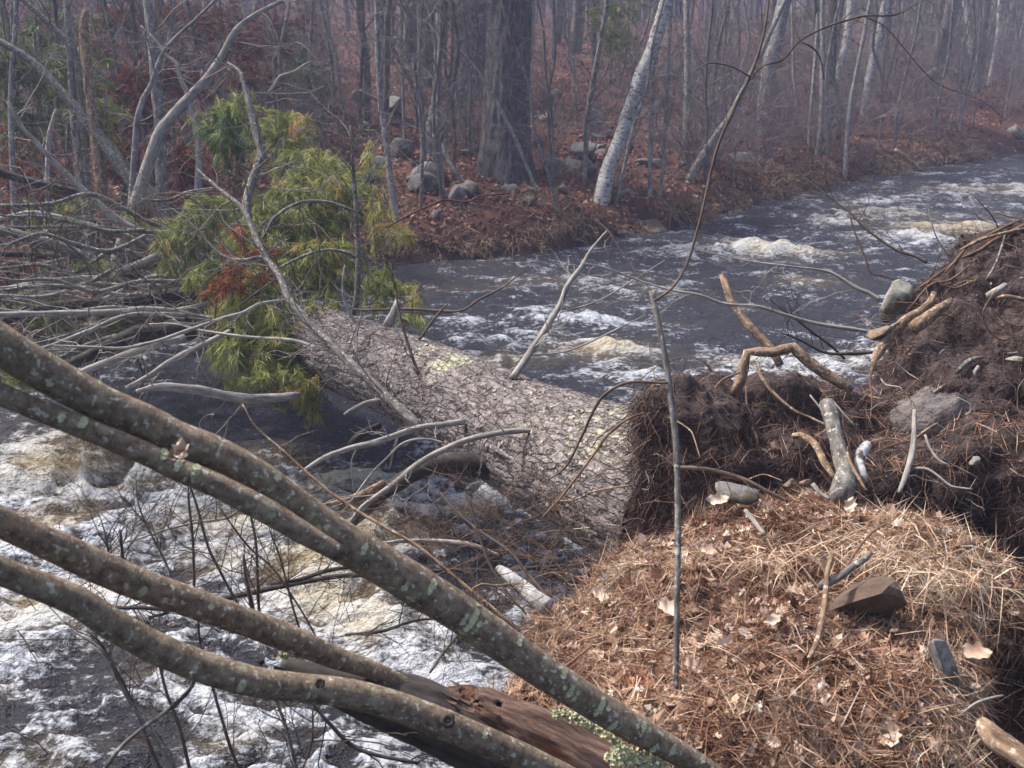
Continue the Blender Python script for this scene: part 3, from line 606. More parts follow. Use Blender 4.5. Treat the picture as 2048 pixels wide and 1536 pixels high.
limb('snapped_stub', M['pale'], [(760, 803, 15), (730, 808, 12), (700, 822, 9), (689, 829, 5)], 5.9, 5.7, 7)
limb('snapped_stub', M['grey'], [(984, 893, 12), (1015, 912, 11), (1045, 928, 7)], 4.75, 4.55, 7)
limb('branch', M['grey'], [(845, 858, 22), (820, 836, 19), (787, 808, 18), (739, 760, 18), (691, 719, 18), (649, 678, 17), (615, 643, 16), (578, 596, 15), (560, 551, 14), (533, 517, 13), (513, 478, 12), (495, 434, 12), (478, 410, 10), (427, 369, 7), (396, 338, 4)], 5.1, 6.0, 9, tw=(26, .4, .005, 1), label='long bare grey branch rising up and left from the middle of the trunk')
limb('branch', M['grey'], [(497, 436, 15), (492, 407, 17), (506, 359, 18), (523, 308, 17), (513, 270, 16), (506, 239, 15), (496, 200, 14), (492, 178, 12), (478, 143, 9), (455, 125, 4)], 6.0, 6.3, 8, tw=(14, .45, .005, 1))
limb('branch', M['pale'], [(640, 700, 8), (601, 684, 7), (560, 678, 7), (480, 672, 6), (400, 660, 5), (350, 648, 4), (300, 648, 3)], 5.7, 6.2, 5)
limb('branch', M['grey'], [(700, 655, 14), (712, 600, 12), (716, 525, 12), (713, 430, 10), (708, 360, 8), (701, 251, 4)], 6.9, 6.7, 7, tw=(26, .5, .005, 2))
limb('branch', M['grey'], [(715, 425, 6), (666, 407, 7), (622, 402, 7), (588, 410, 7), (547, 437, 6), (526, 475, 4)], 6.7, 6.3, 5, tw=(8, .3, .003, 1))
limb('branch', M['grey'], [(712, 515, 6), (690, 505, 7), (650, 500, 6), (600, 515, 6), (560, 535, 5)], 6.7, 6.4, 5)
limb('rotten_limb', M['dark'], [(1040, 985, 34), (985, 945, 42), (940, 930, 46), (900, 925, 44), (862, 930, 40), (820, 950, 36), (770, 985, 30), (720, 1030, 24), (700, 1050, 14)], 5.0, 4.6, 10, rough=.12, label='dark rotten limb arching under the trunk into the foam')
limb('snapped_stub', M['tan'], [(770, 965, 16), (735, 985, 19), (700, 1000, 17), (640, 1012, 6)], 4.6, 4.5, 8, rough=.14, label='orange splintered wood below the trunk')
limb('snapped_stub', M['dark'], [(800, 860, 10), (790, 900, 10), (780, 940, 4)], 5.6, 5.4, 6)
limb('snapped_stub', M['dark'], [(760, 850, 14), (720, 870, 20), (700, 890, 14)], 5.9, 5.8, 6)
# limbs of the crown, lying to the left over the stream
CR = [('pale', [(560, 645, 12), (513, 647, 14), (410, 637, 15), (342, 623, 14), (284, 618, 14), (239, 623, 13), (137, 627, 13), (60, 628, 12), (-40, 630, 12)], 7.2, 6.0, (12, .5, .006, 1)),
      ('pale', [(372, 631, 9), (320, 628, 9), (246, 633, 9), (171, 664, 9), (102, 691, 8), (70, 700, 6)], 6.8, 6.0, (6, .3, .004, 1)),
      ('pale', [(574, 600, 6), (519, 608, 7), (485, 626, 8), (444, 637, 8), (376, 661, 8), (301, 686, 8), (239, 696, 7), (150, 693, 6), (106, 691, 4)], 5.9, 5.7, (8, .3, .004, 1)),
      ('dark', [(560, 640, 30), (470, 600, 30), (403, 587, 30), (325, 593, 29), (239, 606, 27), (137, 611, 24), (68, 622, 20), (-30, 655, 14)], 8.0, 7.0, (10, .5, .008, 1)),
      ('dark', [(600, 680, 36), (444, 667, 36), (376, 661, 36), (320, 662, 34), (273, 669, 32), (205, 697, 27), (154, 724, 22), (80, 765, 14)], 7.3, 6.5, (9, .5, .008, 1)),
      ('pale', [(369, 676, 18), (308, 691, 17), (256, 708, 16), (181, 737, 15), (120, 765, 11)], 6.5, 6.0, (4, .3, .005, 1)),
      ('pale', [(460, 662, 9), (403, 691, 12), (342, 722, 12), (300, 750, 11), (253, 777, 9)], 6.3, 5.9, (5, .3, .004, 1)),
      ('pale', [(600, 790, 14), (561, 794, 18), (500, 797, 20), (461, 793, 20), (393, 779, 19), (325, 773, 18), (273, 783, 9)], 6.4, 5.9, (4, .35, .005, 1)),
      ('pale', [(340, 500, 22), (308, 517, 20), (256, 538, 17), (205, 556, 16), (130, 560, 15), (68, 568, 14), (0, 580, 13), (-40, 585, 12)], 8.2, 7.2, (9, .4, .005, 1)),
      ('pale', [(285, 588, 9), (239, 589, 8), (171, 575, 7), (82, 570, 6), (0, 575, 5)], 7.4, 7.0, (9, .3, .004, 1)),
      ('pale', [(390, 560, 30), (340, 520, 30), (300, 478, 26), (246, 448, 20), (205, 417, 17), (147, 362, 13), (103, 318, 11), (44, 253, 9), (17, 202, 6)], 8.6, 8.0, (14, .45, .006, 1)),
      ('grey', [(335, 458, 9), (290, 441, 9), (222, 403, 9), (171, 388, 9), (103, 407, 8), (0, 412, 8), (-40, 414, 7)], 8.2, 7.6, (8, .45, .005, 1)),
      ('dark', [(200, 392, 10), (154, 383, 14), (103, 373, 17), (51, 362, 18), (0, 345, 18), (-40, 335, 18)], 9.0, 8.6, (6, .4, .006, 1)),
      ('pale', [(300, 500, 16), (256, 475, 15), (205, 458, 15), (137, 441, 14), (68, 428, 14), (0, 438, 13), (-40, 445, 13)], 8.6, 8.0, (10, .45, .006, 1)),
      ('grey', [(330, 560, 24), (240, 540, 26), (185, 523, 26), (154, 510, 25), (103, 489, 24), (51, 475, 24), (0, 461, 22), (-40, 452, 21)], 8.4, 7.8, (10, .45, .006, 1)),
      ('dark', [(420, 620, 20), (330, 560, 20), (250, 545, 20), (180, 520, 16), (100, 512, 14), (0, 507, 13), (-40, 505, 13)], 8.8, 8.2, (12, .5, .006, 1)),
      ('pale', [(360, 560, 12), (300, 555, 12), (200, 600, 10), (120, 590, 9), (40, 600, 8), (-30, 590, 7)], 7.9, 7.3, (14, .4, .004, 1)),
      ('grey', [(300, 520, 10), (230, 500, 10), (150, 545, 8), (80, 530, 8), (-20, 540, 7)], 8.1, 7.6, (12, .4, .004, 1)),
      ('grey', [(431, 376, 4), (376, 384, 6), (342, 398, 6), (310, 401, 6), (284, 398, 4)], 7.6, 7.4, (3, .3, .003, 1)),
      ('grey', [(540, 513, 8), (513, 515, 8), (492, 520, 8), (460, 518, 8), (430, 500, 7), (380, 445, 5), (340, 415, 3)], 5.95, 6.0, (8, .3, .003, 1)),
      ('twig', [(560, 555, 4), (520, 580, 4), (480, 610, 3)], 5.95, 5.9, None)]
for mt, pts, d0, d1, tw in CR:
    limb('limb' if pts[0][2] > 20 else 'branch', M[mt], pts, d0, d1, 9 if pts[0][2] > 12 else 6, tw=tw)
for k in range(16):
    y0 = R.uniform(430, 700); x0 = R.uniform(180, 420); dd_ = R.uniform(6.6, 8.6); pts = [(x0, y0 - R.uniform(0, 20), R.uniform(7, 14))]; yy = y0
    for q in range(5): yy += R.uniform(-26, 30); pts.append((x0 - (x0 + 60) * (q + 1) / 5, yy, pts[0][2] * (1 - .12 * q)))
    limb('branch', M[R.choice(['grey', 'pale', 'pale', 'grey'])], pts, dd_, dd_ - .6, 7, tw=(9, .4, .004, 1))
# a bramble of fine dead twigs through the crown
mb = MB()
for k in range(150):
    p = W(R.uniform(-20, 640), R.uniform(380, 720), R.uniform(6.3, 8.6)); grow(mb, p, [R.uniform(-1, .6), R.uniform(-.5, .5), R.uniform(-.5, .9)], R.uniform(.35, .9), R.uniform(.003, .006), 1, 3, 7, .7, 4)
mb.build('twigs', M['twig'], fp, kind='stuff')

# needles: boughs (px, py, distance, rx px, ry px, tufts, tone, direction)
def bough(regs, name, parent, mat, n=72, L=.105, w=.0032, droop=.3):
    mbt = MB(); PP = []; DD = []; TT = []
    for (px, py, d, rx, ry, cnt, tn) in regs:
        c = W(px, py, d); s_ = d / FPX; root = c + np.array([-.25 * rx * s_, .1, .1 * ry * s_])
        for _ in range(max(3, int(cnt * .55))):
            v = NR.normal(size=3); v = v / np.linalg.norm(v) * NR.random() ** .5 * 1.12
            p = c + v * np.array([rx * s_, .8 * min(rx, ry) * s_ + .12, ry * s_]); ax = unit(p - root + NR.normal(0, .12, 3)); Lt = R.uniform(.22, .5) * (1 if d < 10 else 1.5); q = p - ax * Lt * .8
            Pl, Rl = resample([q, q + ax * Lt * .5 + [0, 0, .03], p + [0, 0, -.05 * Lt], p + ax * Lt * .25 - np.array([0, 0, .16 * Lt])], [.005, .004, .003, .002], .11); tube(mbt, Pl, Rl, 3, .4, 0, cap=False)
            tb = tn + R.gauss(0, .15)
            for _k in range(9):
                t = R.uniform(.22, 1); ii = min(len(Pl) - 2, int(t * (len(Pl) - 1))); a1 = unit(Pl[ii + 1] - Pl[ii]); PP.append(Pl[ii] + NR.normal(0, .012, 3)); DD.append(unit(a1 * .9 + NR.normal(0, .38, 3) + np.array([0, 0, -.18]))); TT.append(np.clip(tb + R.gauss(0, .06), 0, 1))
    b = MB(); tufts(b, np.array(PP), np.array(DD), max(7, n // 5 if n > 60 else n // 6), L, w * (1.1 if n > 60 else 1.35), .62, droop, np.array(TT))
    o = b.build(name, mat, parent, kind='stuff'); tw_ = mbt.build('bough_twigs', M['twig'], parent, kind='stuff'); return o
bough([(455, 275, 8.6, 57, 64, 73, .12), (470, 215, 8.7, 55, 30, 31, .35), (560, 290, 8.2, 66, 43, 48, .4), (600, 265, 8.2, 44, 27, 21, .55), (640, 345, 7.8, 77, 48, 63, .45), (600, 420, 7.6, 121, 81, 158, .38), (690, 385, 7.4, 49, 54, 37, .45), (730, 330, 7.6, 19, 21, 8, .6),
       (540, 480, 7.4, 110, 75, 137, .4), (430, 440, 7.8, 77, 48, 63, .35), (370, 490, 7.8, 60, 48, 48, .35), (650, 540, 7.2, 82, 70, 90, .42), (765, 450, 7.2, 30, 32, 17, .6), (770, 590, 7.0, 55, 30, 23, .5), (835, 630, 6.6, 30, 12, 10, .5), (800, 470, 7.0, 22, 10, 5, .7), (340, 560, 8.0, 44, 32, 21, .25)], 'foliage', fp, M['needle'])
bough([(510, 610, 6.9, 82, 59, 79, .4), (480, 700, 6.6, 49, 59, 48, .38), (560, 720, 6.7, 60, 54, 48, .45), (610, 785, 6.6, 28, 48, 23, .5), (520, 750, 6.5, 44, 32, 19, .35), (420, 560, 7.2, 44, 54, 37, .38), (640, 640, 6.8, 66, 32, 27, .55), (580, 660, 6.7, 66, 43, 31, .5)], 'foliage', fp, M['needle'])
bough([(110, 640, 7.6, 77, 27, 23, .35), (60, 740, 7.0, 60, 27, 19, .3), (25, 755, 6.6, 30, 17, 8, .25), (200, 545, 8.0, 55, 32, 23, .35), (110, 470, 8.8, 60, 32, 23, .35), (170, 690, 7.4, 44, 21, 15, .3), (240, 640, 7.8, 55, 27, 17, .25), (130, 420, 9.0, 55, 23, 13, .35), (280, 470, 8.6, 55, 32, 19, .3), (250, 690, 7.6, 44, 21, 11, .3), (30, 600, 8.6, 55, 43, 15, .3)], 'foliage', fp, M['needle'])
bough([(450, 570, 6.6, 17, 32, 12, .85), (490, 500, 6.7, 22, 15, 7, .85), (480, 540, 6.7, 24, 10, 4, .7)], 'dead_foliage', fp, M['deadneedle'])

# root plate: soil held by the roots
PLATE = [(1375, 850, 3.98, .20), (1380, 940, 3.92, .20), (1372, 1015, 3.88, .19), (1335, 1090, 3.86, .15), (1345, 800, 4.1, .10), (1322, 870, 4.0, .09), (1325, 960, 3.95, .10), (1318, 1040, 3.9, .09), (1430, 850, 4.25, .22), (1440, 950, 4.15, .24), (1540, 845, 4.35, .22), (1540, 950, 4.2, .25), (1650, 850, 4.45, .20), (1640, 960, 4.25, .24), (1450, 1060, 4.0, .2), (1730, 900, 4.45, .22), (1740, 990, 4.2, .24), (1560, 1040, 4.15, .22), (1440, 1040, 4.15, .2),
         (1865, 790, 4.55, .24), (1910, 690, 4.7, .25), (1985, 610, 4.85, .27), (2060, 560, 4.95, .28), (1900, 600, 4.9, .12), (1960, 520, 5.0, .13), (2020, 495, 5.0, .12), (1830, 680, 4.75, .13), (1800, 760, 4.6, .12), (2120, 640, 4.8, .4), (1820, 880, 4.4, .24), (1930, 840, 4.4, .3), (2050, 760, 4.5, .34), (1860, 960, 4.2, .25), (1980, 940, 4.2, .28), (2120, 850, 4.4, .4), (2100, 980, 4.1, .3), (1860, 600, 4.85, .10), (2070, 490, 5.0, .16)]
bl = []
for px, py, d, r in PLATE:
    c = W(px, py, d); bl.append((c, (r, r, r)))
    if py > 900: bl.append((c + np.array([0, .05, -.35]), (r * 1.2,) * 3)); bl.append((c + np.array([0, .05, -.8]), (r * 1.3,) * 3))
VP, QP = lumps(bl, .03, 4); np_ = normals(VP, QP)
sdn = fbm(VP * np.array([5, 5, 5]), 4); VP = VP + np_ * (.10 * sdn + .05 * fbm(VP * 13, 3) + .022 * np.abs(fbm(VP * 34, 2)))[:, None]
mb = MB(); mb.add(VP, QP); mb.build('root_plate', M['soil'], fp, label='torn-up plate of dark soil and roots')
np_ = normals(VP, QP); fpc = VP[QP].mean(1); fpn = np_[QP].mean(1); tq = CAM - fpc; tq /= np.linalg.norm(tq, axis=1)[:, None]
kpp = (np.sum(fpn * tq, 1) > -.25) * 1.0
# fine roots: short hanging and long streaming ones
mb = MB(); pr, fr = scatter(VP, QP, 2100, kpp)
for p, f in zip(pr, fr):
    dr = unit(fpn[f] * R.uniform(.2, .8) + NR.normal(0, .5, 3) + np.array([-.12, -.1, -.5 if R.random() < .7 else .2])); L = R.uniform(.05, .30) * (1 if R.random() < .8 else 1.7)
    g = 6; pts = [p - fpn[f] * .01]; d = dr
    for _ in range(g):
        d = unit(d + NR.normal(0, .33, 3) + np.array([0, 0, -.22])); pts.append(pts[-1] + d * L / g)
    r = R.uniform(.0008, .0022) if R.random() < .9 else R.uniform(.003, .005); tube(mb, np.array(pts), np.linspace(r, r * .4, g + 1), 3, np.clip(R.gauss(.38, .25), 0, 1), 0, cap=False)
mb.build('fine_roots', M['rootlet'], fp, kind='stuff')
mb = MB(); pr, fr = scatter(VP, QP, 85000, kpp); nn = fpn[fr]; d = np.cross(nn, NR.normal(size=nn.shape)) + nn * NR.normal(.15, .3, (len(nn), 1)) + np.array([-.35, -.1, -.7])
ribbons(mb, pr, d, NR.uniform(.02, .14, len(pr)), NR.uniform(.001, .0026, len(pr)), NR.normal(0, .3, (len(pr), 3)), np.clip(NR.normal(.26, .25, len(pr)) + .3 * fbm(pr * 4, 2), 0, 1))
mb.build('root_hair', M['rootlet'], fp, kind='stuff')
mb = MB()                                        # crumbs of soil and small stones
pr, fr = scatter(VP, QP, 1300, kpp); k3, kf = ico(1)
sz = NR.uniform(.002, .009, len(pr)); Vc = pr[:, None, :] + fpn[fr][:, None, :] * .004 + k3[None] * sz[:, None, None] * NR.uniform(.6, 1.3, (len(pr), 1, 3)); o_ = np.arange(len(pr))[:, None, None] * len(k3)
mb.add(Vc.reshape(-1, 3), None, (o_ + kf[None]).reshape(-1, 3), np.repeat(np.clip(NR.normal(.35, .3, len(pr)), 0, 1), len(k3))); mb.build('soil_crumbs', M['rootlet'], fp, kind='stuff', smooth=False)
VB = IV4 * (1 + .25 * fbm(IV4 * 2.2, 4)[:, None] + .08 * np.abs(fbm(IV4 * 9, 3))[:, None]); cc = W(1850, 838, 4.27); mb = MB()
Bv = VB * np.array([.19, .15, .115]); ca = math.cos(.5); Bv = np.c_[Bv[:, 0] * ca - Bv[:, 2] * math.sin(.5), Bv[:, 1], Bv[:, 0] * math.sin(.5) + Bv[:, 2] * ca]; mb.add(Bv + cc, None, IF4); mb.build('clay_lump', M['clay'], fp, label='lighter grey lump of subsoil held in the roots')
pq = cc + Bv[NR.choice(len(Bv), 900)]; pn = (pq - cc); pn /= np.linalg.norm(pn, axis=1)[:, None]; mb = MB(); ribbons(mb, pq + pn * .004, np.cross(pn, NR.normal(size=pn.shape)) + np.array([-.9, 0, -.9]), NR.uniform(.03, .12, 900), NR.uniform(.001, .003, 900), NR.normal(0, .2, (900, 3)) + pn * .1, np.clip(NR.normal(.5, .3, 900), 0, 1)); mb.build('root_hair', M['rootlet'], fp, kind='stuff')
ROOTS = [('tan', [(1466, 790, 20), (1480, 765, 23), (1488, 735, 21), (1494, 704, 20), (1515, 703, 20), (1545, 704, 21), (1584, 694, 22), (1608, 714, 24), (1642, 742, 24), (1672, 762, 22), (1700, 785, 14)], 4.15, 4.1, 'thick tan root making a square arch above the root plate'),
         ('tan', [(1355, 860, 10), (1375, 848, 14), (1392, 836, 17), (1425, 803, 19), (1440, 797, 17), (1454, 797, 15), (1470, 806, 12), (1484, 822, 6)], 4.0, 4.05, None), ('tan', [(1390, 850, 9), (1400, 868, 12), (1406, 882, 13), (1396, 900, 11), (1386, 912, 6)], 3.98, 3.98, None),
         ('tan', [(1510, 730, 6), (1522, 752, 9), (1533, 770, 9), (1555, 794, 8), (1590, 822, 7), (1620, 835, 6), (1655, 852, 5)], 4.1, 3.95, None), ('root', [(1423, 807, 5), (1400, 830, 6), (1380, 862, 5), (1366, 910, 4), (1362, 970, 3)], 3.95, 3.9, None),
         ('root', [(1480, 745, 4), (1445, 760, 6), (1425, 785, 6), (1400, 815, 5), (1382, 835, 4)], 4.02, 3.95, None),
         ('tan', [(1500, 852, 7), (1511, 868, 9), (1515, 882, 8), (1513, 893, 8), (1519, 905, 7), (1516, 922, 4)], 4.0, 3.95, None), ('root', [(1492, 772, 4), (1494, 810, 4), (1502, 830, 5), (1500, 848, 5)], 4.05, 4.0, None),
         ('pale', [(1497, 850, 3), (1484, 880, 4), (1486, 910, 4), (1484, 940, 4), (1492, 958, 4), (1508, 975, 3)], 3.98, 3.9, None), ('pale', [(1490, 846, 2), (1460, 900, 3), (1448, 940, 3)], 4.0, 3.9, None),
         ('root', [(1370, 835, 7), (1355, 822, 7), (1330, 820, 7), (1310, 826, 7), (1285, 832, 7), (1255, 838, 4)], 4.0, 3.95, None), ('root', [(1338, 822, 3), (1334, 850, 4), (1338, 862, 4)], 3.95, 3.95, None),
         ('root', [(1360, 858, 5), (1330, 880, 5), (1318, 910, 4), (1315, 925, 2)], 3.95, 3.9, None), ('root', [(1320, 860, 3), (1302, 890, 4), (1302, 925, 4), (1290, 955, 4), (1284, 965, 3)], 3.98, 3.95, None),
         ('root', [(1372, 920, 12), (1370, 960, 14), (1366, 1000, 12)], 3.8, 3.75, None), ('pale', [(1290, 780, 2), (1320, 770, 3), (1345, 812, 3), (1380, 840, 2)], 3.95, 3.95, None),
         ('grey', [(1652, 805, 30), (1662, 830, 31), (1669, 855, 31), (1676, 880, 32), (1683, 908, 34), (1694, 940, 40), (1690, 970, 46), (1672, 1000, 42)], 3.75, 3.45, 'smooth grey broken root standing like a post on the mound'),
         ('tan', [(1587, 872, 14), (1602, 870, 15), (1618, 878, 15), (1634, 897, 15), (1648, 925, 15), (1668, 955, 10)], 3.75, 3.55, None), ('birch', [(1734, 890, 20), (1722, 905, 24), (1718, 925, 22), (1728, 962, 16)], 3.7, 3.55, None), ('tan', [(1694, 905, 6), (1706, 935, 8), (1720, 960, 8), (1732, 980, 6)], 3.55, 3.45, None),
         ('tan', [(1868, 585, 10), (1861, 605, 14), (1840, 622, 13), (1809, 640, 16), (1790, 660, 17), (1772, 680, 20), (1757, 705, 18), (1748, 725, 12), (1742, 745, 6)], 4.5, 4.35, 'tan root running along the left edge of the root plate'), ('pale', [(1800, 643, 4), (1785, 652, 8), (1772, 668, 6)], 4.42, 4.4, None),
         ('tan', [(1828, 655, 27), (1848, 640, 27), (1870, 622, 20), (1895, 604, 14), (1903, 598, 8)], 4.35, 4.45, None), ('pale', [(1978, 592, 16), (1992, 583, 16), (2010, 570, 13)], 4.45, 4.5, None), ('tan', [(1990, 598, 8), (2015, 592, 10), (2048, 600, 9), (2090, 605, 8)], 4.45, 4.45, None),
         ('grey', [(1912, 745, 6), (1922, 735, 9), (1936, 722, 11), (1950, 716, 10), (1965, 714, 6)], 4.2, 4.25, None), ('pale', [(1951, 755, 5), (1950, 743, 8), (1958, 732, 8)], 4.2, 4.2, None), ('tan', [(1867, 785, 6), (1890, 770, 8), (1915, 757, 7), (1935, 745, 4)], 4.2, 4.25, None),
         ('root', [(1840, 575, 5), (1880, 545, 6), (1920, 518, 7), (1960, 500, 8), (1990, 480, 9), (2030, 460, 9), (2070, 440, 9)], 4.75, 4.85, None), ('root', [(1890, 545, 4), (1918, 513, 6), (1940, 488, 6), (1975, 470, 6), (2040, 440, 6)], 4.75, 4.9, None), ('tan', [(1920, 500, 4), (1960, 480, 8), (2000, 468, 7), (2060, 455, 5)], 4.72, 4.8, None),
         ('root', [(1825, 610, 4), (1860, 570, 5), (1900, 560, 5), (1940, 530, 4)], 4.65, 4.7, None), ('root', [(1745, 735, 5), (1740, 760, 4), (1744, 800, 3), (1740, 840, 2)], 4.3, 4.2, None), ('grey', [(1972, 560, 4), (1990, 530, 5), (2005, 490, 5), (2010, 470, 3)], 4.6, 4.7, None),
         ('pale', [(1829, 820, 9), (1827, 870, 11), (1824, 905, 13), (1815, 940, 13), (1806, 965, 11), (1798, 985, 8)], 3.95, 3.7, 'blue-grey dead branch leaning on the root plate'), ('pale', [(1818, 938, 7), (1838, 937, 8), (1856, 939, 7), (1880, 955, 6), (1902, 972, 5), (1945, 978, 3)], 3.8, 3.7, None), ('pale', [(1850, 870, 6), (1860, 895, 6), (1878, 920, 6), (1895, 928, 4)], 3.85, 3.75, None), ('tan', [(1832, 876, 5), (1850, 862, 7), (1875, 846, 6)], 3.95, 4.0, None),
         ('root', [(1750, 905, 3), (1790, 888, 4), (1830, 880, 3)], 3.85, 3.95, None), ('pale', [(1620, 790, 4), (1640, 815, 5), (1660, 840, 4)], 3.8, 3.75, None), ('pale', [(1665, 800, 3), (1690, 830, 5), (1708, 850, 4)], 3.85, 3.8, None), ('pale', [(1762, 757, 3), (1772, 770, 4), (1800, 775, 4), (1808, 787, 3)], 4.15, 4.1, None), ('pale', [(1915, 795, 3), (1940, 810, 5), (1938, 826, 5), (1930, 830, 3)], 4.0, 4.0, None)]
mb = MB()                                        # roots and hair hanging over the butt of the trunk
for k in range(170):
    y0 = R.uniform(790, 1090); p = W(R.uniform(1278, 1335), y0, 3.80 - (y0 - 800) * .0003 + R.uniform(-.03, .05)); d = unit([R.uniform(-.6, .2), -.1, R.uniform(-1, .2)]); pts = [p]; L = R.uniform(.06, .26)
    for _ in range(6): d = unit(d + NR.normal(0, .3, 3) + np.array([0, 0, -.3])); pts.append(pts[-1] + d * L / 6)
    r = R.uniform(.0008, .003); tube(mb, np.array(pts), np.linspace(r, r * .4, 7), 3, np.clip(R.gauss(.5, .3), 0, 1), 0, cap=False)
n_ = 5000; yy = NR.uniform(780, 1110, n_); pp = np.array([W(x_, y_, 3.86 - (y_ - 800) * .0003) for x_, y_ in zip(NR.uniform(1274, 1325, n_), yy)]) + NR.normal(0, .025, (n_, 3))
ribbons(mb, pp, NR.normal(0, .6, (n_, 3)) + np.array([-.3, -.2, -.7]), NR.uniform(.02, .08, n_), NR.uniform(.001, .0025, n_), NR.normal(0, .3, (n_, 3)), np.clip(NR.normal(.35, .28, n_), 0, 1)); mb.build('root_hair', M['rootlet'], fp, kind='stuff')
for mt, pts, d0, d1, lb in ROOTS:
    limb('root', M[mt], pts, d0, d1, 10 if pts[1][2] > 12 else 5, rough=.12 if pts[1][2] > 8 else .04, label=lb, wob=.5)
for k in range(190):                             # more medium roots winding over the plate
    p, f = scatter(VP, QP, 1, kpp); p = p[0]; nn = fpn[f[0]]; d = unit(np.cross(nn, NR.normal(size=3)) + np.array([-.5, 0, -.3])); pts = [p]
    for _ in range(6): d = unit(d + NR.normal(0, .4, 3) + nn * .12); pts.append(pts[-1] + d * R.uniform(.03, .07))
    r = R.uniform(.0015, .0055); mb = MB(); Pl, Rl = resample(pts, np.linspace(r, r * .4, 7), .02); tube(mb, Pl, Rl, 5, .5, .1); mb.build('root', M[R.choice(['root', 'root', 'tan', 'pale'])], fp)
# stones gripped by the root plate
def pxrock(name, mat, px, py, d, wpx, hpx, seed, label, group=None, rot=0.0, tilt=0.0, dep=.8, cuts=None):
    s_ = d / FPX / 2; return rock(name, mat, W(px, py, d), (wpx * s_, wpx * s_ * dep, hpx * s_), seed, label, group, rot, tiltx=tilt, cuts=cuts, sharp=.12 if cuts else .35)
pxrock('stone', M['rockpale'], 1782, 612, 4.78, 62, 98, 5, 'pale stone wedged in the upper left edge of the root plate', tilt=-.35)
pxrock('stone', M['rocktan'], 1757, 668, 4.42, 48, 26, 8, 'small tan stone at the left tip of the root plate', tilt=.55)
pxrock('stone', M['rockpale'], 2030, 718, 4.05, 34, 16, 11, 'flat cream stone stuck in the dark root plate near the right edge')
pxrock('stone', M['rocktan'], 1554, 899, 4.02, 34, 24, 14, 'flat tan stone in the root plate below the hanging roots', tilt=-.5)
pxrock('stone', M['rocktan'], 1466, 852, 4.08, 22, 26, 17, 'brown pebble in the soil behind the hanging root loops')
pxrock('stone', M['rockpale'], 1949, 925, 3.78, 26, 26, 19, 'small grey stone on the dark slope right of the blue-grey branch')
pxrock('stone', M['rocktan'], 1580, 970, 3.6, 30, 22, 21, 'brown pebble left of the foot of the grey post root')
pxrock('stone', M['rocktan'], 1613, 968, 3.55, 24, 20, 23, 'tan pebble touching the foot of the grey post root')
pxrock('stone', M['rock'], 1485, 985, 3.6, 90, 26, 25, 'flat grey slab at the top of the needle mound', tilt=-.15)
pxrock('stone', M['rockmound'], 1742, 1195, 2.82, 165, 135, 31, 'big angular brown stone sunk in the needle mound', rot=.5, tilt=-.55, cuts=7)
pxrock('stone', M['rock'], 1890, 1335, 2.62, 66, 120, 33, 'grey-green stone slab low on the right side of the mound', rot=.3, tilt=.45, dep=.9, cuts=8)
pxrock('stone', M['rockmound'], 1940, 1322, 2.78, 70, 26, 37, 'thin brown stone slab under the overhang beside the grey-green slab', tilt=-.4)
pxrock('stone', M['rocktan'], 1787, 1263, 2.72, 20, 18, 39, 'tiny buff stone just below the big angular stone')

# ------------------------------------------------------------------ foreground leaning stems
t = thing('leaning_tree', 'largest leaning mottled grey trunk crossing the whole lower left, forking near the curled leaf', 'tree', W(1430, 1560, 2.62))
mb = MB(); P1, R1 = trace([(-120, 612, 84), (0, 687, 80), (100, 746, 77), (200, 803, 74), (300, 850, 71), (350, 877, 70), (428, 906, 68), (487, 936, 68), (535, 968, 70), (600, 1022, 76), (650, 1062, 82), (692, 1090, 82), (821, 1163, 80), (992, 1278, 74), (1163, 1394, 64), (1333, 1493, 52), (1430, 1555, 48), (1560, 1650, 48)], 1.55, 2.32, .016)
P1 = wobble(P1, .006, 5, 1.0); tube(mb, P1, R1 * (1 + .05 * noise(P1 * 7)), 40, .5, .018, seed=3, rs=5); mb.build('trunk', M['stem'], t)
mb = MB(); P2_, R2_ = trace([(-120, 730, 44), (0, 787, 44), (100, 829, 44), (200, 870, 45), (300, 912, 46), (350, 938, 46), (428, 968, 48), (534, 1022, 50), (600, 1062, 46), (680, 1110, 34)], 1.57, 1.84, .016)
P2_ = wobble(P2_, .004, 6, 9.0); tube(mb, P2_, R2_, 32, .5, .02, seed=8, rs=5); mb.build('fork', M['stem'], t, label='thinner lower fork of the leaning trunk')
def knot(parent, px, py, d, r):
    c = W(px, py, d); vw = unit(CAM - c); a1 = unit(np.cross(vw, [0, 0, 1])); a2 = np.cross(a1, vw); mb = MB()
    th = np.linspace(0, 2 * math.pi, 17)[:-1]; ring = []
    for rr_, h in ((1.25, -.25), (1.0, .30), (.62, .28), (.45, -.05), (0.12, .12)): ring.append(np.array([c + r * (rr_ * (1 + .09 * R.gauss(0, 1)) * (math.cos(q) * a1 + math.sin(q) * a2) + h * vw) for q in th]))
    V = np.vstack(ring); Q = [(k * 16 + j, k * 16 + (j + 1) % 16, (k + 1) * 16 + (j + 1) % 16, (k + 1) * 16 + j) for k in range(4) for j in range(16)]
    mb.add(V, Q); mb.build('knot', M['dark'], parent)
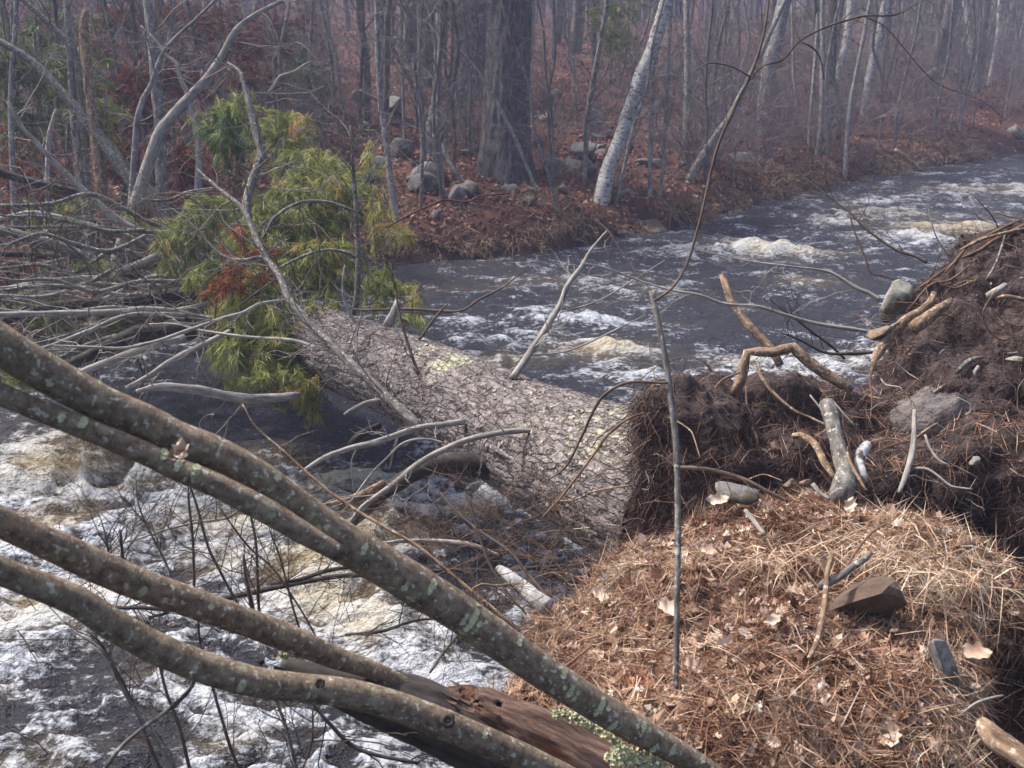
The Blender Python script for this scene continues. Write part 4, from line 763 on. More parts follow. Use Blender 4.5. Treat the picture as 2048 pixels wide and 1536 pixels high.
def lichen(parent, P, Rr, spots, name='lichen', dens=1.0, size=1.0, root=None):
    "frilly crusts on the camera side of a stem: (fraction along, angle, patch radius m, count)"
    mb = MB(); m = len(P)
    for fr, ang, pr_, cnt in spots:
        i = int(fr * (m - 1)); ax = unit(P[min(i + 1, m - 1)] - P[max(i - 1, 0)]); vw = unit(CAM - P[i]); s_ = unit(np.cross(ax, vw)); vw = np.cross(s_, ax)
        if s_[2] < 0: s_ = -s_
        for _ in range(int(cnt * dens)):
            da = R.gauss(0, .5) * pr_; db = R.gauss(0, .5) * pr_; q = min(max(i + int(da / max(1e-4, np.linalg.norm(P[1] - P[0]))), 0), m - 1)
            a_ = ang + db / Rr[q]; n = unit(vw * math.cos(a_) + s_ * math.sin(a_)); c = P[q] + n * Rr[q] * 1.01
            k = 7; t1 = unit(np.cross(n, [.3, .2, .9])); t2 = np.cross(n, t1); r = R.uniform(.003, .0075) * size
            ring = [c + t1 * math.cos(w_) * r * R.uniform(.6, 1.3) + t2 * math.sin(w_) * r * R.uniform(.6, 1.3) + n * R.uniform(.0, .35) * r for w_ in np.linspace(0, 2 * math.pi, k + 1)[:-1]]
            mb.add(np.vstack([[c + n * .001], ring]), None, [(0, 1 + j, 1 + (j + 1) % k) for j in range(k)], np.clip(R.gauss(.5, .25), 0, 1))
    return mb.build(name, M['lichen'], parent, kind='stuff', smooth=False)
L1 = P1.shape[0]
lichen(t, P1, R1, [(.545, .1, .022, 60), (.685, -.2, .016, 36), (.72, .15, .020, 46), (.775, .35, .013, 24), (.745, -.6, .014, 26), (.82, .0, .012, 22), (.665, .6, .008, 14), (.915, .3, .008, 14), (.88, .3, .006, 10), (.49, .5, .012, 18), (.47, -.3, .008, 10), (.41, .2, .008, 12), (.36, -.2, .006, 8), (.80, -.7, .010, 16), (.86, .6, .006, 8), (.30, .7, .008, 10), (.60, .7, .01, 14)])
lichen(t, P2_, R2_, [(.33, .6, .010, 20), (.28, .3, .006, 8), (.50, .95, .012, 22), (.56, .9, .012, 22), (.61, .75, .010, 18)])
knot(t, 915, 1218, 2.02, .012)

t = thing('leaning_shrub', 'pair of smooth grey stems curving from the lower left corner under the big leaning trunk', 'shrub', W(1120, 1560, 2.35))
mb = MB(); P3, R3 = trace([(-120, 985, 58), (0, 1044, 60), (100, 1088, 64), (205, 1137, 66), (310, 1180, 62), (410, 1214, 58), (581, 1278, 54), (665, 1314, 44), (752, 1342, 36), (830, 1385, 32), (900, 1440, 30)], 1.72, 2.35, .016)
P3 = wobble(P3, .004, 6, 2.2); tube(mb, P3, R3, 32, .5, .02, seed=21, rs=5); mb.build('stem', M['stem'], t, label='upper one of the two stems')
mb = MB(); P4, R4 = trace([(-120, 1085, 52), (0, 1141, 54), (137, 1194, 60), (239, 1256, 62), (342, 1308, 62), (478, 1357, 60), (598, 1374, 57), (700, 1388, 58), (787, 1411, 58), (889, 1449, 60), (992, 1493, 57), (1090, 1535, 52), (1180, 1580, 50)], 1.62, 2.25, .016)
P4 = wobble(P4, .004, 6, 6.2); tube(mb, P4, R4, 32, .5, .02, seed=33, rs=5); mb.build('stem', M['stem'], t, label='lower one of the two stems, with knots')
lichen(t, P4, R4, [(.42, -.4, .010, 22), (.80, .5, .007, 12), (.55, -.8, .006, 8)]); lichen(t, P3, R3, [(.33, -.4, .008, 14), (.45, .2, .004, 6)])
knot(t, 896, 1441, 2.06, .012); knot(t, 640, 1366, 1.93, .008)
limb('branch', M['grey'], [(383, 1345, 9), (388, 1360, 10), (372, 1388, 10), (328, 1426, 10), (280, 1460, 9), (239, 1497, 9), (205, 1545, 8), (170, 1600, 7)], 1.80, 1.95, 8, parent=t)
# long dead twigs of the shrub, over the water
t = thing('bent_twig', 'long straight orange-tan twig slanting down across the foam to the mound edge', 'twig', W(1030, 1255, 3.1))
limb('stem', M['tan'], [(485, 808, 3), (513, 855, 4), (564, 900, 5), (632, 961, 6), (697, 1011, 7), (770, 1055, 7), (841, 1097, 7), (937, 1178, 8), (1022, 1247, 8), (1040, 1262, 7)], 3.3, 3.1, 6, parent=t, tw=(7, .14, .002, 0))
VT = [('bare grey twig curving down past the white birch stub', [(928, 985, 4), (940, 1011, 5), (964, 1090, 6), (985, 1141, 6), (1019, 1192, 6), (1050, 1222, 5)], 3.2, 3.1, 'twig'),
      ('brown twig forking from the water toward the birch stub', [(880, 985, 4), (913, 1021, 5), (958, 1062, 6), (1019, 1103, 7), (1055, 1145, 7), (1087, 1185, 8), (1100, 1205, 7)], 3.6, 3.35, 'twig'),
      ('thin grey twig arching right behind the birch stub', [(1026, 1108, 4), (1063, 1117, 5), (1094, 1137, 5), (1132, 1165, 4)], 3.55, 3.5, 'twig'),
      ('looping thin tan vine left of the birch stub', [(944, 1190, 3), (946, 1176, 4), (962, 1167, 4), (990, 1172, 4), (1012, 1187, 4), (1045, 1218, 4), (1053, 1230, 3)], 3.0, 3.05, 'tan'),
      ('pale twig hooking over the shaded end of the trunk', [(1066, 1158, 3), (1100, 1145, 4), (1140, 1148, 4), (1170, 1168, 3)], 3.5, 3.5, 'tan'),
      ('red twig crossing in front of the far bank beside the green boughs', [(773, 455, 3), (815, 432, 4), (855, 414, 4), (889, 400, 4), (934, 403, 4), (958, 393, 4), (1019, 386, 3)], 6.4, 6.6, 'redtwig'),
      ('slim grey twig slanting under the knotty stem at the right', [(860, 1345, 5), (900, 1290, 6), (940, 1240, 5), (990, 1180, 3)], 2.9, 3.2, 'twig')]
for lb, pts, d0, d1, mt in VT:
    P, Rr = trace(pts, d0, d1); tt = thing('loose_twig', lb, 'twig', P[-1]); mb = MB(); P = wobble(P, .006, 6, R.random() * 9); tube(mb, P, Rr, 5, .5, .05); mb.build('stem', M[mt], tt)
    mb = MB(); sprout(mb, P, Rr, 7, .18, .002, 1); mb.build('side_twigs', M[mt], tt, kind='stuff')

# thicket of dark upright shoots at the water's edge, bottom left
SH = [([(352, 1170, 5), (328, 1120, 6), (308, 1079, 6), (280, 1011, 5), (272, 950, 3)], 2.9, 'thin black shoot leaning left, crossing the upper pair of stems'),
      ([(392, 1230, 7), (390, 1175, 8), (386, 1079, 8), (379, 1011, 7), (377, 970, 4)], 2.95, 'straight upright shoot in front of the amber foam'), ([(480, 1215, 7), (444, 1148, 8), (417, 1093, 8), (393, 1011, 7), (375, 960, 4)], 2.9, 'dark shoot leaning left beside the straight upright one'),
      ([(250, 1150, 8), (246, 1120, 9), (239, 1059, 8)], 2.8, 'short cut-off dark stick above the upper stem'), ([(225, 1140, 6), (219, 1107, 7), (208, 1062, 6)], 2.82, 'shorter cut-off stick left of its twin'),
      ([(522, 1250, 8), (519, 1226, 9), (513, 1096, 8), (502, 1032, 7), (498, 980, 4)], 2.95, 'upright brown shoot below the big leaning trunk'), ([(640, 1290, 5), (590, 1200, 5), (547, 1137, 6), (496, 1090, 6), (437, 1011, 4)], 2.9, 'long thin shoot running diagonally to the right'),
      ([(510, 1250, 12), (506, 1223, 13), (492, 1141, 12), (488, 1110, 7)], 2.85, 'stout broken dark shoot between thinner ones'), ([(380, 1590, 11), (349, 1536, 12), (308, 1472, 11), (273, 1421, 11), (239, 1363, 10), (205, 1302, 9), (147, 1262, 4)], 2.6, 'dark arching stem in the bottom left foam'),
      ([(330, 1560, 8), (301, 1496, 9), (262, 1400, 9), (200, 1285, 7), (170, 1262, 3)], 2.62, 'second arching stem close behind the dark arching one'), ([(385, 1560, 11), (379, 1536, 11), (359, 1455, 10), (335, 1387, 9), (321, 1336, 8), (300, 1250, 5)], 2.6, 'upright stem passing just right of the arching stems'),
      ([(480, 1540, 9), (465, 1500, 10), (441, 1431, 9), (424, 1377, 9), (400, 1280, 6), (396, 1216, 4)], 2.6, 'brown stem rising to the lower grey stem'), ([(600, 1570, 10), (591, 1536, 10), (574, 1455, 10), (560, 1414, 9), (540, 1340, 5)], 2.55, 'brown stem under the knotty grey stem'),
      ([(610, 1290, 6), (590, 1230, 7), (565, 1130, 6), (540, 1060, 4)], 2.95, 'slender brown shoot right of the stout broken one'), ([(560, 1620, 6), (620, 1500, 7), (625, 1418, 5)], 2.3, 'bundle of thin stems under the knotty grey stem')]
for k, (pts, d, lb) in enumerate(SH):
    P, Rr = trace([(a_, b_, c_ * .72) for a_, b_, c_ in pts], d, d - .05); tt = thing('water_edge_shoot', lb, 'shoot', P[0], 'dark shoots rising from the foam'); P = wobble(P, .006, 5, k * 3.3)
    mb = MB(); tube(mb, P, Rr, 7, .5, .06); mb.build('stem', M['twig' if k % 4 else 'grey'], tt)
    mb = MB(); sprout(mb, P, Rr, 7, .24, .0020, 1, bend=.5, kids=2, up=.3); mb.build('side_twigs', M['twig'], tt, kind='stuff')
DW = [('dark driftwood pole lying over the foam behind the stems', [(340, 1205, 6), (437, 1198, 11), (513, 1182, 12), (615, 1161, 11), (697, 1151, 10), (790, 1150, 9), (889, 1141, 9), (992, 1141, 9), (1094, 1134, 9), (1150, 1130, 6)], 4.0, 4.15), ('forked dark stick resting beside the driftwood pole', [(540, 1168, 6), (600, 1158, 9), (650, 1143, 9), (720, 1135, 8)], 3.9, 4.0),
      ('crooked dark branch in the bottom centre gap', [(620, 1400, 4), (660, 1446, 8), (701, 1490, 9), (753, 1512, 8), (838, 1526, 7)], 2.5, 2.5), ('slim pale stick half under water in the amber foam', [(250, 1085, 4), (330, 1060, 5), (400, 1045, 6), (450, 1036, 6), (480, 1018, 4)], 4.6, 4.7),
      ('dark waterlogged stick behind the lower stems', [(230, 1215, 7), (290, 1215, 8), (340, 1222, 7), (300, 1235, 5)], 3.5, 3.5), ('bent black branch in the foam right of the big trunk', [(690, 1270, 5), (760, 1262, 7), (830, 1240, 6), (900, 1236, 4)], 3.3, 3.3), ('pale driftwood lying under the fallen trunk', [(740, 1090, 6), (830, 1080, 9), (930, 1085, 10), (1000, 1110, 6)], 4.2, 4.1)]
for lb, pts, d0, d1 in DW:
    P, Rr = trace(pts, d0, d1); tt = thing('driftwood', lb, 'driftwood', P[0]); P = wobble(P, .01, 4, R.random() * 9); mb = MB(); tube(mb, P, Rr, 8, .5, .08); mb.build('stick', M['pale' if 'pale' in lb else 'dark'], tt); mb = MB(); sprout(mb, P, Rr, 7, .3, .0025, 1); mb.build('side_twigs', M['dark'], tt, kind='stuff')
mb = MB()
for k in range(85):
    p = W(R.uniform(0, 1000), R.uniform(1000, 1540), R.uniform(2.6, 3.6)); grow(mb, p, [R.uniform(-1, 1), R.uniform(-.3, .3), R.uniform(-.2, 1)], R.uniform(.12, .34), R.uniform(.001, .0022), 1, 3, 6, .5, 3)
tag(mb.build('twig_tangle', M['twig'], kind='stuff'), 'tangle of hair-thin brown twigs between the leaning stems and the foam', 'twigs')
mb = MB()
for k in range(130):
    p = W(R.uniform(760, 1240), R.uniform(980, 1230), R.uniform(3.4, 4.0)); grow(mb, p, [R.uniform(-1, 1), R.uniform(-.3, .3), R.uniform(-.3, .8)], R.uniform(.12, .4), R.uniform(.001, .0022), 1, 3, 6, .6, 3)
tag(mb.build('twig_tangle', M['root'], kind='stuff'), 'reddish fine twigs in the shade under the butt of the fallen trunk', 'twigs')
# birch stub
P, Rr = trace([(1000, 1138, 17), (1012, 1147, 22), (1043, 1173, 30), (1070, 1196, 34), (1095, 1215, 36)], 3.25, 3.15, .01); t = thing('birch_stub', 'short broken piece of white birch by the left edge of the needle mound', 'log', P[-1])
mb = MB(); tube(mb, P, Rr, 20, .5, .05, seed=2); mb.build('log', M['birch'], t); mb = MB(); mb.add(IV2 * Rr[0] * np.array([1.1, .9, 1.0]) + P[0], None, IF2); mb.build('cut_end', M['rockpale'], t)

# rotten log under the stems
t = thing('rotten_log', 'crumbling red-brown rotten log crusted with frilly pale lichen beside the knotty stem', 'log', W(1200, 1540, 2.5))
def shell(pts, d0, d1, a0, a1, thick, name, mat, rg, kind=None, seed=0.0, step=.012, label=None):
    P, Rr = trace(pts, d0, d1, step); n = len(P); m = 44; T = np.gradient(P, axis=0); T /= np.linalg.norm(T, axis=1)[:, None]; vw = CAM - P; vw = vw - T * np.sum(vw * T, 1)[:, None]; vw /= np.linalg.norm(vw, axis=1)[:, None]; up = np.cross(T, vw); up *= np.sign(up[:, 2:3])
    th = np.linspace(a0, a1, m); s = np.concatenate([[0], np.cumsum(np.linalg.norm(np.diff(P, axis=0), axis=1))])
    def ringv(off):
        b = np.stack([np.cos(th)[None] * Rr[:, None], np.sin(th)[None] * Rr[:, None], np.repeat(s[:, None], m, 1)], -1).reshape(-1, 3) + seed
        r = Rr.repeat(m) * off * (1 + rg * fbm(b * np.array([40, 40, 7]), 4) + rg * 1.2 * fbm(b * np.array([12, 12, 6]) + 3, 3))
        return P.repeat(m, 0) + r[:, None] * (np.tile(np.cos(th), n)[:, None] * vw.repeat(m, 0) + np.tile(np.sin(th), n)[:, None] * up.repeat(m, 0)), b
    V, b = ringv(1.0); V2, b2 = ringv(1 - thick); i = np.arange(n - 1)[:, None] * m; j = np.arange(m - 1)[None]; Q = np.stack([i + j, i + m + j, i + m + j + 1, i + j + 1], -1).reshape(-1, 4)
    jag = fbm(b * 16 + 5, 3).reshape(n, m)[:-1, :-1].ravel(); sf = np.repeat(np.arange(n - 1) / (n - 1), m - 1); keep = sf > .10 + .12 * jag * 2.2
    Q = Q[keep]; N1 = len(V); ed = {}
    mb = MB(); allQ = [Q, Q[:, ::-1] + N1]
    for f in Q:
        for e in range(4):
            k_ = (f[e], f[(e + 1) % 4]); kr_ = (k_[1], k_[0])
            if kr_ in ed: del ed[kr_]
            else: ed[k_] = 1
    allQ.append(np.array([(a_[1], a_[0], a_[0] + N1, a_[1] + N1) for a_ in ed]))
    mb.add(np.vstack([V, V2]), np.vstack(allQ), None, .5, np.vstack([b, b2])); return mb.build(name, mat, t, label=label), P, Rr
_, PR, RR = shell([(880, 1395, 50), (960, 1422, 92), (1040, 1458, 108), (1130, 1504, 116), (1230, 1560, 122), (1330, 1625, 125)], 2.32, 2.32, -1.9, 2.3, .16, 'exposed_wood', M['rot'], .17)
shell([(500, 1312, 22), (600, 1345, 50), (700, 1378, 90), (800, 1410, 120), (900, 1450, 135), (1000, 1500, 140), (1100, 1560, 140)], 2.26, 2.34, -2.6, 1.75, .12, 'bark', M['dark'], .10, seed=3, label='dark slab of bark still on the log')
mb = MB(); PC, RC = trace([(890, 1400, 50), (930, 1410, 84), (960, 1425, 92), (1000, 1455, 90), (1040, 1500, 84)], 2.32, 2.34, .01); tube(mb, wobble(PC, .008, 9, 2), RC * (1 + .25 * noise(PC * 35)), 26, .5, .16, rs=9); mb.build('rotten_core', M['punk'], t)
mb = MB()
for k in range(70):
    i = R.randrange(2, 16) if R.random() < .6 else R.randrange(2, len(PR) // 2); c = PR[i] + NR.normal(0, .018, 3) + np.array([0, -.03, .02]); d = unit(PR[min(i + 4, len(PR) - 1)] - PR[i]) * -1
    g = np.array([c, c + d * R.uniform(.015, .05) + NR.normal(0, .006, 3)]); tube(mb, g, [R.uniform(.002, .006), .0006], 4, .5, 0, cap=False)
mb.build('splinters', M['rot'], t, kind='stuff')
def crust(parent, path, d0, d1, wid, cnt, name='lichen'):
    mb = MB(); P, _ = trace([(a_, b_, 5) for a_, b_ in path], d0, d1, .01)
    for k in range(cnt):
        f = R.random(); i = int(f * (len(P) - 1)); w_ = wid[0] + (wid[1] - wid[0]) * f; c = P[i] + NR.normal(0, 1, 3) * w_ * np.array([.5, .35, .4]); n = unit(NR.normal(0, .6, 3) + np.array([-.1, -.6, .9])); t1 = unit(np.cross(n, NR.normal(size=3))); t2 = np.cross(n, t1); r = R.uniform(.002, .0052); kk = 6
        ring = [c + t1 * math.cos(q) * r * R.uniform(.5, 1.4) + t2 * math.sin(q) * r * R.uniform(.5, 1.4) + n * R.uniform(.1, .9) * r for q in np.linspace(0, 2 * math.pi, kk + 1)[:-1]]
        mb.add(np.vstack([[c], ring]), None, [(0, 1 + j, 1 + (j + 1) % kk) for j in range(kk)], np.clip(R.gauss(.6, .25), 0, 1))
    return mb.build(name, M['lichen'], parent, kind='stuff', smooth=False)
crust(t, [(1115, 1428), (1150, 1434), (1180, 1450), (1215, 1468)], 2.26, 2.24, (.012, .012), 420)
crust(t, [(1215, 1470), (1240, 1490), (1275, 1512), (1330, 1535)], 2.22, 2.20, (.010, .016), 420)
crust(t, [(1225, 1515), (1260, 1520), (1300, 1540)], 2.20, 2.17, (.018, .024), 700)
crust(t, [(560, 1312), (590, 1308), (625, 1318)], 2.16, 2.18, (.006, .010), 110); crust(t, [(630, 1322), (690, 1338)], 2.2, 2.2, (.004, .004), 40); crust(t, [(790, 1350), (820, 1362)], 2.3, 2.3, (.004, .004), 50)

# sapling on the mound
b0 = W(1352, 1535, 2.62); t = thing('young_sapling', 'slender upright sapling on the mound, kinked at mid height, dark tip crossing the stream', 'sapling', b0)
mb = MB(); PS, RS = branch(mb, [(1352, 1560, 13), (1351, 1400, 12), (1354, 1200, 12), (1356, 1050, 13), (1353, 900, 13), (1342, 800, 13), (1335, 740, 13), (1322, 670, 12), (1303, 582, 11)], 2.55, 2.75, 10, .02, wob=.2); mb.build('stem', M['grey'], t)
mb = MB(); PU, RU = branch(mb, [(1308, 602, 5.4), (1345, 575, 5.4), (1375, 525, 5.4), (1392, 470, 5.4), (1405, 420, 5.4), (1430, 310, 6.1), (1462, 230, 6.1), (1500, 152, 6.1), (1522, 90, 5.4), (1535, 20, 4.8), (1540, -60, 3.4)], 2.72, 2.85, 8, .02, wob=.2); sprout(mb, PU, RU, 6, .12, .0015, 0); mb.build('leader', M['twig'], t, label='dark upper shoot')
for mt, pts, d0, d1, tw in [('twig', [(1500, 154, 4), (1470, 135, 3.5), (1440, 127, 3.2), (1415, 127, 3), (1380, 146, 2)], 2.8, 2.8, None), ('twig', [(1500, 154, 3.2), (1530, 130, 4.2), (1565, 120, 4.2), (1600, 82, 4.2), (1650, 55, 4.6), (1690, 42, 4), (1730, 32, 3.6), (1790, 30, 3), (1832, 8, 2)], 2.8, 2.95, (9, .14, .0016, 1)),
      ('twig', [(1730, 34, 2.2), (1765, 50, 2.2), (1795, 80, 2), (1850, 145, 2), (1890, 175, 1.6), (1960, 200, 1.4), (2010, 240, 1.2)], 2.95, 3.1, (10, .16, .0012, 1)), ('twig', [(1603, 84, 4), (1625, 95, 4), (1640, 115, 3), (1648, 160, 2)], 2.85, 2.85, None),
      ('twig', [(1336, 766, 6), (1260, 765, 6), (1215, 785, 6), (1190, 815, 6), (1160, 880, 5), (1130, 935, 5), (1095, 960, 3)], 2.7, 2.9, (3, .08, .0015, 0)), ('twig', [(1356, 935, 9), (1400, 938, 10), (1440, 945, 10), (1490, 960, 10), (1540, 985, 9), (1576, 1003, 6)], 3.55, 3.45, (8, .12, .0016, 1)),
      ('root', [(1290, 825, 4), (1255, 838, 6), (1215, 870, 6), (1190, 905, 6), (1130, 985, 6), (1085, 1035, 4)], 3.4, 3.4, None), ('tan', [(1270, 970, 5), (1230, 975, 5), (1180, 985, 5), (1150, 1000, 4), (1105, 1003, 3)], 3.7, 3.7, None)]:
    limb('branch', M[mt], pts, d0, d1, 6, parent=t, tw=tw)

# poles and dead branches behind the root plate
PB = [('broken_pole', 'thick broken orange-brown pole slanting up from behind the root arch', 'pole', 'tan', [(1560, 730, 16), (1539, 694, 17), (1498, 653, 17), (1471, 615, 17), (1461, 598, 17), (1450, 565, 15), (1443, 548, 10)], 5.0, 5.2, None),
      ('bare_branch', 'upper pale branch reaching from the pale stone out over the stream', 'branch', 'pale', [(1760, 600, 9), (1735, 585, 9), (1710, 574, 8), (1666, 547, 7), (1640, 540, 5), (1587, 533, 4), (1485, 520, 3), (1400, 500, 2)], 5.0, 5.2, (5, .3, .003, 1)),
      ('bare_branch', 'lower pale branch reaching from the root plate across the stream to the sapling', 'branch', 'pale', [(1748, 665, 8), (1700, 657, 8), (1628, 646, 8), (1560, 626, 7), (1510, 612, 6), (1451, 608, 6), (1400, 590, 5), (1348, 581, 5), (1290, 565, 4), (1210, 535, 3), (1160, 525, 2)], 4.9, 4.9, (12, .25, .0025, 1)),
      ('bare_branch', 'highest thin dark branch sloping down to the root plate edge', 'branch', 'twig', [(1854, 525, 6), (1830, 512, 6), (1792, 500, 5), (1734, 460, 5), (1700, 425, 4), (1660, 395, 3), (1590, 340, 2)], 5.3, 5.6, (8, .35, .003, 1)),
      ('bare_branch', 'dark wet branch with crossing twigs low over the white water beside the root plate', 'branch', 'dark', [(1745, 705, 5), (1700, 707, 7), (1650, 705, 6), (1600, 680, 5), (1560, 665, 3)], 5.2, 5.3, (6, .3, .003, 1)),
      ('bare_branch', 'black twig crossing over the dark wet branch', 'branch', 'dark', [(1690, 718, 5), (1660, 690, 6), (1625, 665, 5), (1594, 640, 4), (1540, 600, 2)], 5.25, 5.3, (4, .25, .003, 1)),
      ('bare_branch', 'thin brown shoot bending from the sapling kink up to the left', 'branch', 'twig', [(1310, 590, 3), (1270, 540, 3), (1235, 490, 3), (1215, 460, 3), (1190, 440, 2)], 5.0, 5.2, (5, .25, .002, 1)),
      ('bare_branch', 'pair of dark upright twigs above the pale stone', 'branch', 'twig', [(1795, 562, 4), (1760, 550, 4), (1742, 545, 4), (1722, 495, 4), (1705, 450, 3), (1695, 400, 2)], 5.3, 5.4, (6, .3, .002, 1))]
for nm_, lb, ct, mt, pts, d0, d1, tw in PB:
    P, Rr = trace(pts, d0, d1); tt = thing(nm_, lb, ct, P[0]); limb('stem', M[mt], pts, d0, d1, 9, parent=tt, tw=None, rough=.07)
    if tw: mb = MB(); sprout(mb, P, Rr, *tw); mb.build('side_twigs', M[mt], tt, kind='stuff')

# sticks, leaves and grass on the mound
for nm_, lb, mt, pts, d0, d1 in [('stick', 'peeled pale stick standing against the big angular stone', 'tan', [(1664, 1103, 9), (1660, 1125, 10), (1655, 1150, 11), (1650, 1200, 12), (1641, 1255, 12), (1630, 1290, 11), (1618, 1316, 8)], 2.80, 2.58),
                                ('stick', 'short knobbly dark stick pushed behind the big angular stone', 'grey', [(1640, 1175, 14), (1658, 1163, 20), (1675, 1158, 14), (1700, 1138, 14), (1730, 1117, 13), (1742, 1105, 9)], 2.74, 2.84),
                                ('stick', 'long thin brown stick on the mound pointing up right above the stone', 'root', [(1690, 1140, 4), (1710, 1105, 5), (1740, 1070, 5), (1775, 1045, 3)], 2.88, 3.0),
                                ('stick', 'thin pale forked stick at the bottom right of the mound', 'pale', [(1903, 1446, 3), (1925, 1425, 5), (1952, 1406, 6), (1985, 1395, 6), (2006, 1391, 5)], 2.5, 2.55),
                                ('log', 'thick mottled tan log end in the bottom right corner', 'tan', [(1958, 1440, 20), (1972, 1456, 38), (1985, 1475, 46), (2020, 1500, 48), (2080, 1535, 50), (2150, 1570, 50)], 2.35, 2.2),
                                ('stick', 'bark-bare stick half buried on the upper left of the mound', 'pale', [(1490, 1020, 8), (1510, 1045, 10), (1530, 1070, 9)], 3.28, 3.2),
                                ('stick', 'dark twig lying on the left slope of the mound above the big leaning trunk', 'root', [(1050, 1395, 7), (1110, 1350, 8), (1150, 1318, 7), (1185, 1290, 5)], 2.85, 3.0),
                                ('stick', 'crooked thin twig on the mound left of the sapling', 'root', [(1300, 1285, 5), (1318, 1320, 5), (1345, 1370, 4), (1350, 1400, 3)], 2.85, 2.8),
                                ('stick', 'short pale stick poking out at the crest of the mound below the post root', 'pale', [(1625, 968, 9), (1640, 985, 9), (1658, 998, 7)], 3.42, 3.38)]:
    P, Rr = trace(pts, d0, d1, .01); tt = thing(nm_, lb, 'log' if nm_ == 'log' else 'stick', P[-1]); mb = MB(); tube(mb, wobble(P, .003, 10, R.random() * 9), Rr, 14, .5, .08, rs=8); mb.build('wood', M[mt], tt)
def bigleaf(px, py, d, L, tone, lb, nrm=None, curl=1.2, parts=None):
    c = W(px, py, d); n = unit(nrm if nrm is not None else unit(CAM - c) + np.array([0, 0, .8])); mb = MB()
    F = LEAF_T; N = 1; a_ = unit(np.cross(n, NR.normal(size=3))); b = np.cross(n, a_); G = 9; xs = np.linspace(0, 1, 15); ys = np.linspace(-1, 1, G)
    wd = np.sin(np.pi * np.clip(xs, .02, .98)) ** .7 * .28 * (1 + .22 * np.sin(xs * 19)); V = []
    for x, w_ in zip(xs, wd):
        for y in ys: V.append(c + L * ((x - .5) * a_ + y * w_ * b + curl * (.5 * (x - .5) ** 2 + .35 * (y * w_ * 2) ** 2 + .05 * math.sin(x * 11 + y * 3)) * n))
    Q = [(i * G + j, i * G + j + 1, (i + 1) * G + j + 1, (i + 1) * G + j) for i in range(14) for j in range(G - 1)]
    mb.add(V, Q, None, tone); o = mb.build('dry_leaf', M['leaf'], loc=[float(v) for v in c]); return tag(o, lb, 'leaf')
bigleaf(362, 905, 1.66, .042, .80, 'curled dead leaf caught between the leaning trunk and its fork', curl=2.6); bigleaf(352, 915, 1.655, .034, .45, 'darker torn leaf just under the curled one on the leaning trunk', curl=2.6)
for px, py, d, L, tn, lb in [(1435, 1000, 3.5, 0.080, 0.81, 'large upright cream leaf left of the flat grey slab'), (1640, 1388, 2.52, 0.080, 0.85, 'brightest white folded leaf low in the middle of the mound'), (1200, 1190, 3.28, 0.064, 0.77, 'pale ragged leaf near the left rim of the mound'), (1335, 1215, 3.02, 0.080, 0.81, 'cream lobed leaf just left of the sapling'), (1225, 1255, 3.05, 0.048, 0.59, 'tan leaf left of the cream lobed one'),
                                 (1460, 1490, 2.38, 0.088, 0.64, 'broad tan oak leaf at the bottom of the mound right of the sapling'), (1385, 1330, 2.62, 0.064, 0.68, 'tan curled leaf right of the sapling at mid mound'), (1545, 1240, 2.75, 0.056, 0.77, 'bright leaf in the middle of the mound left of the peeled stick'), (1700, 1012, 3.32, 0.064, 0.72, 'pale leaf on the mound crest below the grey post root'), (1500, 1415, 2.5, 0.064, 0.72, 'tan leaf low on the mound centre'),
                                 (1950, 1305, 2.62, 0.080, 0.59, 'grey-brown leaf hanging under the right overhang of the mound'), (1415, 1100, 3.25, 0.064, 0.72, 'pale leaf on the upper left of the mound by the sapling')]:
    bigleaf(px, py, d, L, tn, lb)
mb = MB(); ce = []; di = []
for px, py, d, sp, nn_ in [(1530, 1120, 3.05, .10, 110), (1640, 1095, 3.08, .12, 130), (1700, 1070, 3.15, .12, 110), (1860, 1110, 2.95, .14, 190), (1800, 1090, 3.0, .12, 130), (1940, 1150, 2.88, .10, 130), (1450, 1120, 3.2, .12, 80), (1840, 1140, 2.82, .07, 80), (1750, 1330, 2.6, .15, 80), (1400, 1390, 2.6, .2, 90), (1600, 1330, 2.6, .2, 90)]:
    c = W(px, py, d)
    for _ in range(nn_): ce.append(c + NR.normal(0, sp * .55, 3) * np.array([1, .6, .18])); di.append([R.uniform(-1, 1), R.uniform(-1, .6), R.uniform(-.5, .5)])
ce = np.array(ce); di = np.array(di); k = len(ce); bd = np.zeros((k, 3)); bd[:, 2] = -NR.uniform(.2, .8, k); bd[:, :2] = NR.normal(0, .15, (k, 2))
ribbons(mb, ce, di, NR.uniform(.05, .15, k), NR.uniform(.0018, .0036, k), bd, np.clip(NR.normal(.80, .14, k), 0, 1)); tag(mb.build('dry_grass', M['straw'], kind='stuff'), 'bleached dry grass lying over the crest of the mound', 'grass')
c = W(1275, 1382, 2.72); k = 60; mb = MB(); ribbons(mb, c + NR.normal(0, .006, (k, 3)), NR.normal(0, 1, (k, 3)) + np.array([0, -.3, .5]), NR.uniform(.04, .09, k), np.full(k, .0022), NR.normal(0, .15, (k, 3)), np.full(k, .8))
o = mb.build('needle_cluster', mat_tone('orange_needles', [(0, (.28, .07, .025)), (1, (.42, .12, .04))], .6), loc=[float(v) for v in c]); tag(o, 'bright orange tuft of pine needles beside the big leaning trunk', 'needles')
mb = MB(); pit = np.array([[W(R.uniform(1650, 2060), R.uniform(900, 1080), R.uniform(3.3, 3.9)) for _ in range(1)][0] for _ in range(2200)])
bounce = pit  # loose needles over the slope at the foot of the root plate
